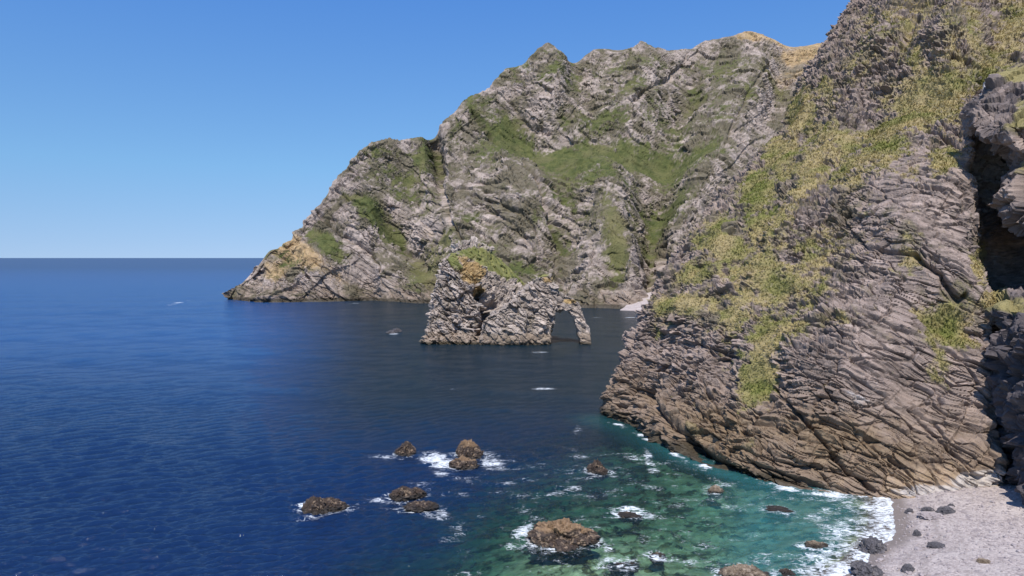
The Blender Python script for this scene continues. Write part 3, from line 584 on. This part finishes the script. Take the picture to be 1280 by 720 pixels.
# ================================================================== ROCKS IN THE WATER AND ON THE BEACH
def stone_mat(name, lo, hi, fleck, fl):
    t = NT(name); co = t.n('ShaderNodeTexCoord').outputs['Object']; A = t.n('ShaderNodeAttribute', attribute_name='cap').outputs['Fac']
    v = t.n('ShaderNodeTexVoronoi', {'Vector': co, 'Scale': 2.6}); n = t.noise(co, 1.5, 5, .7)
    c = t.mix(t.ramp(n, .35, .65), lo, hi); sepc = t.n('ShaderNodeSeparateColor', {0: v.outputs['Color']}).outputs
    c = t.mix(t.math('MULTIPLY', t.ramp(sepc[0], fl, fl + .2), .85), c, fleck)
    c = t.mix(A, c, t.mix(t.ramp(n, .35, .65), (0.15, 0.09, 0.045), (0.24, 0.15, 0.078)))
    c = t.mix(t.n('ShaderNodeAttribute', attribute_name='wetb').outputs['Fac'], c, (0.014, 0.011, 0.008))
    bp = t.n('ShaderNodeBump', {'Strength': .8, 'Distance': .2, 'Height': t.math('ADD', n, t.math('MULTIPLY', sepc[1], .5))}).outputs[0]
    p = t.n('ShaderNodeBsdfPrincipled', {'Base Color': c, 'Roughness': .75, 'Normal': bp}); t.n('ShaderNodeOutputMaterial', {0: p.outputs[0]}); return t.m
M_weed = stone_mat('weedy_stone', (0.018, 0.012, 0.009), (0.06, 0.036, 0.022), (0.20, 0.14, 0.09), .70)
M_stone = stone_mat('dark_stone', (0.045, 0.042, 0.045), (0.10, 0.09, 0.095), (0.14, 0.125, 0.12), .8)
M_brown = stone_mat('brown_stone', (0.10, 0.07, 0.045), (0.20, 0.15, 0.10), (0.28, 0.22, 0.16), .7)
def ico(n):
    bm = bmesh.new(); bmesh.ops.create_icosphere(bm, subdivisions=n, radius=1)
    V = np.array([v.co[:] for v in bm.verts]); Fa = np.array([[v.index for v in f.verts] for f in bm.faces]); bm.free(); return V, Fa
ICO5, ICO3, ICO1 = ico(6), ico(4), ico(1)
rocks = []
def rock(name, label, cat, lobes, mat, seed, group=None, hi=True, on_ground=False, cap=0, rough=1.0):
    """lobes: (px, py_base, half width px, height px, depth factor, tilt) each a lump of the same rock"""
    V0, F0 = ICO5 if hi else ICO3
    bx_, by_ = lobes[0][0], lobes[0][1]
    o3 = onsea(bx_, by_, 0)
    if on_ground: 
        for _ in range(3): o3 = onsea(bx_, by_, ground_z(o3[0], o3[1]))
    loc = np.array([o3[0], o3[1], o3[2]])
    D = np.linalg.norm(loc - np.array([0, 0, CH])); Vs, Fs, cp = [], [], []; n = 0
    for (lx, ly, hw, hh, df, tl) in lobes:
        c = onsea(lx, ly, loc[2]); w = hw / F * D; h = hh / F * D * (.85 if on_ground else .86)
        V = V0.copy(); q = V + seed * 3.7 + n
        rad = 1 + .22 * fbm(q * 1.3, 3, seed)
        r, tt, e = voro(q * 2.1, seed); r2, t2, e2 = voro(q * 5.5, seed + 1)
        rad = rad + rough * ((r - .5) * .10 + tt * .26 - .05 * sm(e, .12, 0) + (r2 - .5) * .07 + t2 * .12 - .04 * sm(e2, .2, 0) + fbm(q * 9, 2, seed + 2) * .04)
        zc = np.clip(V0[:, 2], 0, .97); V[:, :2] *= np.where((V0[:, 2] > 0) & (not on_ground), (1 - zc ** 1.7 * .78) / np.sqrt(1 - zc * zc * .85), 1)[:, None]
        V = V * rad[:, None]; zz = V[:, 2]
        V = np.stack([V[:, 0] * w, V[:, 1] * w * df, np.where(zz > 0, zz * h, zz * max(h * .7, 1.2 if not on_ground else h * .3)) + V[:, 0] * w * tl], 1)
        cp.append(sm(V[:, 2] + fbm(q * 2, 3, seed) * h * .22, h * .66, h * .80) * cap)
        Vs.append(V + np.array([c[0] - loc[0], c[1] - loc[1] + w * df * .6, 0])); Fs.append(F0 + n * len(V0)); n += 1
        rocks.append((c[0], c[1] + w * df * .6, w, w * df, h))
    o = mesh_np(name, np.concatenate(Vs), np.concatenate(Fs), mat, attrs={'cap': np.concatenate(cp), 'wetb': sm(np.concatenate(Vs)[:, 2], .55, .2) * (.85 if not on_ground else 0)}, smooth=False); o.location = loc
    tag(o, label, cat, group); return o
gS = 'rocks breaking the water of the cove'
rock('sea_rock', 'small rounded brown rock with foam trail on its left side', 'rock', [(507, 568, 12, 15, 1, 0)], M_weed, 1, gS)
rock('sea_rock', 'tallest rock in the water, tan topped with a lower front shelf', 'rock', [(586, 572, 15, 20, .8, .1), (579, 585, 16, 12, .7, 0), (578, 568, 9, 17, .8, 0)], M_weed, 2, gS, cap=.8)
rock('sea_rock', 'low yellowish weedy rock standing farthest left in the water', 'rock', [(392, 640, 15, 17, .8, 0), (410, 636, 20, 11, .7, 0)], M_weed, 3, gS)
rock('sea_rock', 'reddish brown rock ringed by foam behind the half drowned one', 'rock', [(503, 622, 15, 13, .7, 0), (518, 619, 13, 8, .7, 0)], M_weed, 4, gS)
rock('sea_rock', 'half drowned dark rock edged with foam between bigger rocks', 'rock', [(522, 636, 17, 6, .8, 0), (534, 634, 12, 5, .8, 0)], M_weed, 5, gS)
rock('sea_rock', 'small reddish rock alone in dark water nearest the layered cliff', 'rock', [(746, 590, 10, 14, 1, 0), (752, 592, 8, 8, 1, 0)], M_weed, 6, gS)
rock('sea_rock', 'big diamond shaped mussel covered rock with smooth tan cap', 'rock', [(703, 684, 38, 28, .75, 0), (706, 668, 18, 17, .8, 0), (724, 680, 24, 18, .7, 0), (685, 676, 24, 18, .7, 0)], M_weed, 7, gS, cap=.9)
rock('sea_rock', 'dark rock top just awash in a white ring of foam', 'rock', [(785, 645, 11, 3, .8, 0), (796, 647, 7, 2, .8, 0)], M_weed, 8, gS)
rock('sea_rock', 'flat brown rock cut by the bottom edge of the picture', 'rock', [(932, 722, 22, 10, .8, 0), (950, 724, 14, 6, .8, 0), (915, 722, 12, 8, .8, 0)], M_brown, 9, gS)
rock('sea_rock', 'low dark reef in green water below the big mussel rock', 'rock', [(778, 712, 15, 3.4, .8, 0), (790, 708, 9, 3, .8, 0)], M_weed, 10, gS)
rock('sea_rock', 'reddish brown rock in teal water close below the cliff foot', 'rock', [(896, 616, 9, 8, .8, 0)], M_brown, 11, gS)
rock('sea_rock', 'thin dark reef with foam in teal water under the cliff', 'rock', [(972, 638, 13, 1.8, .7, 0), (986, 640, 6, 1.5, .7, 0)], M_weed, 12, gS)
rock('sea_rock', 'small brown rock in the surf left of the wet boulder', 'rock', [(1020, 684, 10, 6, .7, 0), (1030, 683, 6, 4, .7, 0)], M_brown, 13, gS)
rock('sea_rock', 'lone grey rock out in the bay left of the stack', 'rock', [(495, 416, 7, 6, 1, 0), (488, 417, 6, 4, 1, 0)], M_stone, 14, gS)
rock('sea_rock', 'tiny dark rock tip in green water right of the mussel rock', 'rock', [(823, 697, 9, 4, .8, 0)], M_weed, 15, gS)
rock('sea_rock', 'small dark rock at the surf edge by the bottom of the picture', 'rock', [(985, 719, 9, 6, .8, 0)], M_weed, 16, gS)
gB = 'boulders lying on the shingle beach'
rock('boulder', 'wet dark boulder with pale flecks standing in the surf', 'boulder', [(1096, 691, 13, 15, .9, 0)], M_stone, 21, gB, on_ground=True, rough=.8)
rock('boulder', 'large purple brown boulder cut by the bottom edge at the surf', 'boulder', [(1084, 721, 13, 14, .9, -.1), (1096, 721, 9, 10, .9, 0)], M_stone, 22, gB, on_ground=True, rough=.8)
rock('boulder', 'round dark boulder at the bottom edge right of the purple one', 'boulder', [(1137, 715, 6, 8, .9, 0)], M_stone, 23, gB, on_ground=True, rough=.6)
rock('boulder', 'flat black boulder lying alone midway on the open shingle', 'boulder', [(1173, 685, 8, 5, .8, 0)], M_stone, 24, gB, on_ground=True, rough=.8)
rock('boulder', 'small dark boulder on wet shingle beside the surf edge', 'boulder', [(1148, 670, 4, 6, .9, 0)], M_stone, 25, gB, on_ground=True, rough=.7)
rock('boulder', 'dark wedge boulder at right of the pale slab under the cliff', 'boulder', [(1185, 642, 9, 6, .8, .1)], M_stone, 26, gB, on_ground=True, rough=.8)
rock('boulder', 'little brown boulder at the meeting of surf and cliff foot', 'boulder', [(1138, 642, 4, 5, .9, 0)], M_stone, 27, gB, on_ground=True, rough=.8)
rock('boulder', 'thin dark stone lying behind the pale slab', 'boulder', [(1162, 639, 6, 3.5, .8, 0)], M_stone, 28, gB, on_ground=True, rough=.8)
M_pale = stone_mat('pale_stone', (0.24, 0.20, 0.19), (0.34, 0.29, 0.28), (0.38, 0.34, 0.32), .8)
rock('boulder', 'pale pinkish flat slab with a dark shaded underside', 'boulder', [(1168, 648, 13, 5, .7, 0)], M_pale, 29, gB, on_ground=True, rough=.7)
rock('boulder', 'tiny dark stone under the yellow stained cliff foot', 'boulder', [(1190, 634, 3.5, 3.5, .8, 0)], M_stone, 30, gB, on_ground=True, rough=.8)
rock('boulder', 'low brown stone lying farthest right on the shingle', 'boulder', [(1232, 704, 6, 3.5, .8, 0)], M_brown, 31, gB, on_ground=True, rough=.8)
# pebbles: countless, one object
Vb0, Fb0 = ICO1; VV, FF, k = [], [], 0
n_p = 9000; X = rng.uniform(42, 100, n_p); Y = rng.uniform(66, 124, n_p); dd = depth_at(X, Y); ok = (dd < -.08)
X, Y, dd = X[ok], Y[ok], dd[ok]; s = .06 + .16 * rng.random(len(X)) ** 3 + .28 * (rng.random(len(X)) > .985); rad = 1 + (rng.random((len(X), len(Vb0))) - .5) * .35
sq = np.stack([s * rng.uniform(.8, 1.4, len(X)), s * rng.uniform(.8, 1.4, len(X)), s * rng.uniform(.4, .8, len(X))], 1)
VV = Vb0[None] * rad[..., None] * sq[:, None] + np.stack([X, Y, -dd + s * .2], 1)[:, None]
FF = Fb0[None] + (np.arange(len(X)) * len(Vb0))[:, None, None]
tag(mesh_np('pebbles', VV.reshape(-1, 3), FF.reshape(-1, 3), M_pale), 'loose pebbles strewn over the shingle beach', None, None, 'stuff')
# ================================================================== WATER
cols = np.concatenate([640 + F * np.tan(np.radians(np.linspace(-80, -46, 24))), np.linspace(-230, 1440, 1250), 640 + F * np.tan(np.radians(np.linspace(46, 60, 12)))])
rws = np.concatenate([np.array([2600, 1900, 1500, 1300, 1150, 1050, 980, 920, 880, 850, 830]), np.arange(815, 420, -.85), np.arange(420, 345, -.7), np.arange(345, 325, -.5)])
dist = np.concatenate([CH / ((rws - 322.0) / F), np.array([14000, 18000, 26000, 40000, 70000.])])
ang = (cols - 640) / F
Yg = np.repeat(dist[:, None], len(cols), 1); Xg = Yg * ang[None]
nR, nC = Yg.shape; X = Xg.ravel(); Y = Yg.ravel(); rr = np.repeat(np.arange(nR), nC)
cellr = np.repeat(np.gradient(dist), nC); cellc = Y * (cols[100] - cols[99]) / F
H = np.zeros(len(X)); Dx = np.zeros(len(X)); Dy = np.zeros(len(X))
WN = np.radians(-62)                                       # the wind chop runs in from the left
Q3 = np.stack([X, Y, X * 0], 1)
near = Y < 1500
mod = np.zeros(len(X)); mod[near] = fbm(Q3[near] / 45.0, 3, 501)
for L, A, n, sp in [(70, .24, 4, .3), (28, .10, 5, .5), (11, .040, 7, .7), (5.5, .032, 9, .8), (3.0, .070, 14, .36), (1.8, .056, 16, .36), (1.1, .034, 16, .45)]:
    for _ in range(n):
        l = L * rng.uniform(.75, 1.35); th = WN + rng.normal(0, sp); k = 2 * math.pi / l; kx, ky = math.cos(th) * k, math.sin(th) * k
        fade = sm(l / np.maximum(np.abs(cellr) * abs(math.sin(th)) + cellc * abs(math.cos(th)), 1e-3), 2.5, 6)
        m = (fade > 0)
        ph = kx * X[m] + ky * Y[m] + rng.uniform(0, 6.28); a = A * fade[m] * (1 + .5 * mod[m]) * 1.5 / math.sqrt(n)
        H[m] += a * np.cos(ph); Dx[m] -= a * .25 * math.cos(th) * np.sin(ph); Dy[m] -= a * .25 * math.sin(th) * np.sin(ph)
px_, py_ = 640 + F * X / Y, 322 + F * CH / Y
shel = 1 - .55 * sm(px_, 640, 760) * sm(Y, 90, 130) - .15 * sm(px_, 900, 1000)         # the cove is calmer
H *= shel; Dx *= shel; Dy *= shel
dep = np.full(len(X), 40.0); nearm = (Y < 300) & (Y > 50); dep[nearm] = depth_at(X[nearm], Y[nearm])
calm = np.clip(sm(dep, -.2, 1.2), 0, 1); H *= calm; Dx *= calm; Dy *= calm
V = np.stack([X + Dx, Y + Dy, H - np.clip(Y - 2000, 0, None) ** 2 * 0], 1)
hr = np.zeros(len(X)); hr[nearm], _ = bed_rocks(X[nearm], Y[nearm]); hr *= sm(dep, .6, 3)
de = np.clip(dep - hr * .0, 0, 60)
kk = np.array([.19, .070, .090]); Tt = np.exp(-de[:, None] * kk[None] * .9)
scat = np.clip((1 - np.exp(-(de / 6.5) ** 1.5)) * 1.02, 0, 1)                                            # how much the water's own colour covers the bed
teal = np.maximum(sm(de, 9, 3.0) * sm(px_, 820, 960) * .8, .9 * np.exp(-(linedist(X, Y, [tuple(a[:2]) for a in onsea(np.array([748, 796, 846, 915, 1000, 1080, 1125]), np.array([524, 540, 569, 595, 615, 624, 629]))])[0] / 5.5) ** 2)) * sm(de, .2, 1.0)
deep = np.array([.006, .019, .060]); tealc = np.array([.035, .16, .165]); greenc = np.array([.018, .045, .046])
shal = sm(de, 10, 4)
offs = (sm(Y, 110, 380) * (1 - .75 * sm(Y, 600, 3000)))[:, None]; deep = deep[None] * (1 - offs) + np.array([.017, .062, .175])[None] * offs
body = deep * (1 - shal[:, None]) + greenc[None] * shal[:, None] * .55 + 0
body = body * (1 - teal[:, None]) + tealc[None] * teal[:, None]
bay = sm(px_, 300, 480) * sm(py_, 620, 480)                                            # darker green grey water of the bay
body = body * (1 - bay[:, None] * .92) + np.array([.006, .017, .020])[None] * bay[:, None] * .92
scat = np.maximum(scat, teal * .70)
# foam round rocks and along the shore
foam = np.zeros(len(X)); fm = nearm
Qn = Q3[fm]; fx1 = ridged(Qn / 2.6, 4, 520, .6); fx2 = fbm(Qn / 5.5, 4, 530, .6); fx3 = ridged(Qn / .9, 3, 533, .6); fx4 = fbm(Qn / np.array([7.0, 2.2, 1]), 4, 540, .6)
lin = np.clip(.62 * fx1 + .38 * fx3, -1, 1)
ff = np.zeros(fm.sum()); xn, yn, dn, pxn, pyn = X[fm], Y[fm], de[fm], px_[fm], py_[fm]
for (cx, cy, w, wd, h) in rocks:
    d = np.hypot((xn - cx) / (w + 1.1), (yn - cy) / (wd + 1.1)); ff = np.maximum(ff, (.58 - .18 * np.tanh((xn - cx) / (w + 1))) * np.exp(-np.clip(d - .85, 0, None) * 1.3) * (1 if cy < 200 else .5))
ff = np.maximum(ff, blobs(pxn, pyn, [(480, 572, 24, 4, 0, .8), (545, 578, 34, 12, 10, .9), (555, 596, 26, 8, 10, .6), (615, 580, 26, 14, 20, .75), (530, 610, 26, 8, 0, .5), (575, 618, 40, 8, 10, .35), (545, 645, 20, 14, 0, .65), (475, 625, 14, 5, 0, .7), (375, 634, 12, 6, -20, .8), (425, 632, 8, 6, 0, .5),
    (655, 668, 20, 12, -30, .85), (640, 690, 12, 10, 0, .5), (720, 574, 26, 4, 0, .5), (727, 583, 18, 3, -10, .6), (722, 612, 14, 5, 0, .7), (705, 602, 16, 7, 30, .5), (700, 625, 30, 5, -10, .45), (765, 595, 16, 6, 20, .6), (765, 605, 26, 4, 5, .5), (813, 576, 8, 24, -12, .62), (820, 590, 14, 8, 0, .6), (722, 539, 9, 7, 0, .55),
    (790, 643, 30, 9, 8, .85), (815, 652, 26, 8, 15, .6), (765, 695, 12, 8, 0, .7), (690, 620, 20, 3, 0, .5), (800, 545, 40, 3, 25, .35), (900, 605, 40, 10, 15, .45), (970, 625, 50, 5, 8, .4), (1030, 650, 50, 14, 10, .55), (1060, 665, 40, 16, -10, .55), (960, 640, 26, 5, 5, .5), (870, 640, 30, 5, 0, .35),
    (960, 705, 50, 12, 0, .55), (1030, 700, 40, 14, -10, .65), (1080, 650, 40, 14, 0, .7), (570, 487, 14, 3, 0, .4), (680, 487, 16, 2.5, 0, .75), (685, 440, 34, 2, 0, .5)]))
shore = sm(dn, .8, .15) * (dn > -.2); ff = np.maximum(ff, shore * .95)
ff = np.maximum(ff, sm(dn, 3.0, .6) * .66 * sm(pxn, 850, 950))
# foot of the near cliff
cf = onsea(np.array([756, 796, 846, 915, 1000, 1080, 1125]), np.array([524, 540, 569, 595, 615, 624, 629]))
dl, _ = linedist(xn, yn, [(a[0], a[1]) for a in cf]); ff = np.maximum(ff, .75 * np.exp(-(dl / 1.6) ** 2) * (.4 + .9 * sm(fx2, -.2, .4)))
ff = np.maximum(ff, .33 * sm(pxn, 460, 620) * sm(pyn, 540, 580))
val = ff * .86 + lin * .34 + fx2 * .36 + fx4 * .30 - .12
foam[fm] = sm(val, .12, 1.12) * sm(ff, .03, .16)
foam[fm] = np.maximum(foam[fm], shore * sm(fx2 + lin * .6, -.2, .4) * .9)
farm = (Y > 290) & (Y < 1400)
Qf = Q3[farm]; n1 = fbm(Qf / np.array([26, 14, 1.0]), 4, 560, .6)
fb = blobs(px_[farm], py_[farm], [(216, 380, 22, 2.2, -6, .75), (232, 376, 18, 1.5, -8, .6), (350, 377, 28, 1.4, 0, .9), (395, 375, 22, 1.0, 0, .9), (442, 380, 26, 2, 0, .6), (292, 373, 6, 1.2, 0, .8), (492, 418, 10, 1.4, 0, .9), (505, 421, 10, 1.2, 0, .7), (740, 398, 26, 2, -5, .7), (765, 395, 20, 1.6, 0, .8), (787, 397, 14, 1.4, 0, .7), (790, 425, 14, 3, 0, .4), (672, 441, 24, 1.6, 0, .8), (700, 436, 10, 1, 0, .6), (580, 434, 60, 1.2, 0, .45), (500, 379, 30, 1, 0, .5), (600, 381, 60, .9, 0, .4)])
foam[farm] = sm(fb + n1 * .5, .5, 1.0) * .8
foam = np.clip(foam, 0, 1)
t = NT('sea_water'); geo = t.n('ShaderNodeTexCoord').outputs['Object']
tintn = t.n('ShaderNodeAttribute', attribute_name='tint').outputs['Color']; bodyn = t.n('ShaderNodeAttribute', attribute_name='body').outputs['Color']
mk = t.n('ShaderNodeSeparateColor', {0: t.n('ShaderNodeAttribute', attribute_name='mk').outputs['Color']}).outputs    # scatter, foam, ripple
crest = t.n('ShaderNodeMapping', {0: t.n('ShaderNodeMapping', {0: geo, 'Rotation': (0, 0, -.49)}).outputs[0], 'Scale': (.38, 1.1, 1)}).outputs[0]
fn1 = t.noise(crest, 1.1, 5, .65); fn2 = t.noise(crest, 3.4, 4, .6)
bh = t.math('ADD', t.math('MULTIPLY', fn1, .45), t.math('MULTIPLY', fn2, .55))
bp = t.n('ShaderNodeBump', {'Strength': .6, 'Distance': .5, 'Height': bh}).outputs[0]
dif = t.n('ShaderNodeBsdfDiffuse', {'Color': bodyn}).outputs[0]; tr = t.n('ShaderNodeBsdfTransparent', {'Color': tintn}).outputs[0]
under = t.n('ShaderNodeMixShader', {0: mk[0], 1: tr, 2: dif}).outputs[0]
gls = t.n('ShaderNodeBsdfGlossy', {'Roughness': t.math('ADD', .10, t.math('MULTIPLY', mk[2], .16)), 'Normal': bp}).outputs[0]
fr = t.n('ShaderNodeFresnel', {'IOR': 1.33, 'Normal': bp}).outputs[0]
fr = t.math('MINIMUM', fr, .42)
w = t.n('ShaderNodeMixShader', {0: fr, 1: under, 2: gls}).outputs[0]
fo = t.n('ShaderNodeBsdfDiffuse', {'Color': (.72, .75, .76, 1)}).outputs[0]
stv = t.n('ShaderNodeMapping', {0: geo, 'Rotation': (0, 0, .35), 'Scale': (.75, 1.5, 1)}).outputs[0]
ln = t.n('ShaderNodeTexNoise', {'Vector': stv, 'Scale': .75, 'Detail': 6, 'Roughness': .62, 'Distortion': .8}).outputs['Fac']
lace = t.math('SUBTRACT', 1.0, t.math('MINIMUM', t.math('MULTIPLY', t.math('ABSOLUTE', t.math('SUBTRACT', ln, .5)), 11.0), 1.0))
fth = t.math('ADD', t.math('ADD', t.math('MULTIPLY', t.noise(stv, 2.0, 7, .8), .6), t.math('MULTIPLY', lace, .30)), t.math('MULTIPLY', mk[1], .55))
ff_ = t.math('MULTIPLY', t.math('MULTIPLY', t.ramp(fth, .70, 1.02), .9), t.ramp(mk[1], 0.02, .22))
w = t.n('ShaderNodeMixShader', {0: ff_, 1: w, 2: fo}).outputs[0]
t.n('ShaderNodeOutputMaterial', {0: w}); M_water = t.m
rip = sm(Y, 250, 1500)
fcs = gridfaces(nR, nC)
# no water sheet behind the beach's own ground
keep = ~((dep[fcs].max(1) < -.5))
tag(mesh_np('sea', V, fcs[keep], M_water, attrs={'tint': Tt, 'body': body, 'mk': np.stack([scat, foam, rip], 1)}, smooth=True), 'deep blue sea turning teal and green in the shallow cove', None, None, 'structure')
# ================================================================== LIGHT, SKY, CAMERA
SUN_EL, SUN_AZ = math.radians(53), math.radians(188)
w = bpy.data.worlds.new('World'); bpy.context.scene.world = w; w.use_nodes = True; nt = w.node_tree
bg = nt.nodes['Background']; sky = nt.nodes.new('ShaderNodeTexSky'); sky.sky_type = 'NISHITA'; sky.sun_disc = False
sky.sun_elevation = SUN_EL; sky.sun_rotation = SUN_AZ; sky.altitude = 0; sky.air_density = 1.0; sky.dust_density = .0; sky.ozone_density = 5.0
tc = nt.nodes.new('ShaderNodeTexCoord'); va = nt.nodes.new('ShaderNodeVectorMath'); va.operation = 'ADD'; va.inputs[1].default_value = (0, 0, .21)
vn = nt.nodes.new('ShaderNodeVectorMath'); vn.operation = 'NORMALIZE'; nt.links.new(tc.outputs['Generated'], va.inputs[0]); nt.links.new(va.outputs[0], vn.inputs[0]); nt.links.new(vn.outputs[0], sky.inputs[0])
mx = nt.nodes.new('ShaderNodeVectorMath'); mx.operation = 'MULTIPLY'; sx = nt.nodes.new('ShaderNodeSeparateXYZ'); nt.links.new(tc.outputs['Generated'], sx.inputs[0]); cr_ = nt.nodes.new('ShaderNodeValToRGB'); nt.links.new(sx.outputs[2], cr_.inputs[0])
cr_.color_ramp.elements[0].position = 0.0; cr_.color_ramp.elements[0].color = (1.10, .92, .80, 1); cr_.color_ramp.elements[1].position = .38; cr_.color_ramp.elements[1].color = (.56, .92, 1.27, 1)
e_ = cr_.color_ramp.elements.new(.12); e_.color = (.90, 1.06, 1.0, 1)
nt.links.new(cr_.outputs[0], mx.inputs[1]); nt.links.new(sky.outputs[0], mx.inputs[0])
nt.links.new(mx.outputs[0], bg.inputs[0]); bg.inputs[1].default_value = .15
ld = bpy.data.lights.new('sun', 'SUN'); ld.energy = 5.0; ld.angle = math.radians(.53); ld.color = (1, .955, .90)
lo = bpy.data.objects.new('sun', ld); C().objects.link(lo)
from mathutils import Vector
d = Vector((math.sin(SUN_AZ) * math.cos(SUN_EL), math.cos(SUN_AZ) * math.cos(SUN_EL), math.sin(SUN_EL)))
lo.rotation_euler = d.to_track_quat('Z', 'Y').to_euler(); lo.location = (0, 0, 300)
cd_ = bpy.data.cameras.new('camera'); cam = bpy.data.objects.new('camera', cd_); C().objects.link(cam)
cam.location = (0, 0, CH); cam.rotation_euler = (math.pi / 2 - PITCH, 0, 0); cd_.sensor_width = 36; cd_.lens = 36 * F / 1280; cd_.clip_start = .5; cd_.clip_end = 100000
sc = bpy.context.scene; sc.camera = cam
sc.view_settings.view_transform = 'Standard'; sc.view_settings.look = 'None'; sc.view_settings.exposure = .30; sc.view_settings.gamma = 1
sc.cycles.max_bounces = 5; sc.cycles.diffuse_bounces = 4; sc.cycles.glossy_bounces = 2; sc.cycles.transparent_max_bounces = 8
sc.cycles.use_adaptive_sampling = True; sc.cycles.use_denoising = True
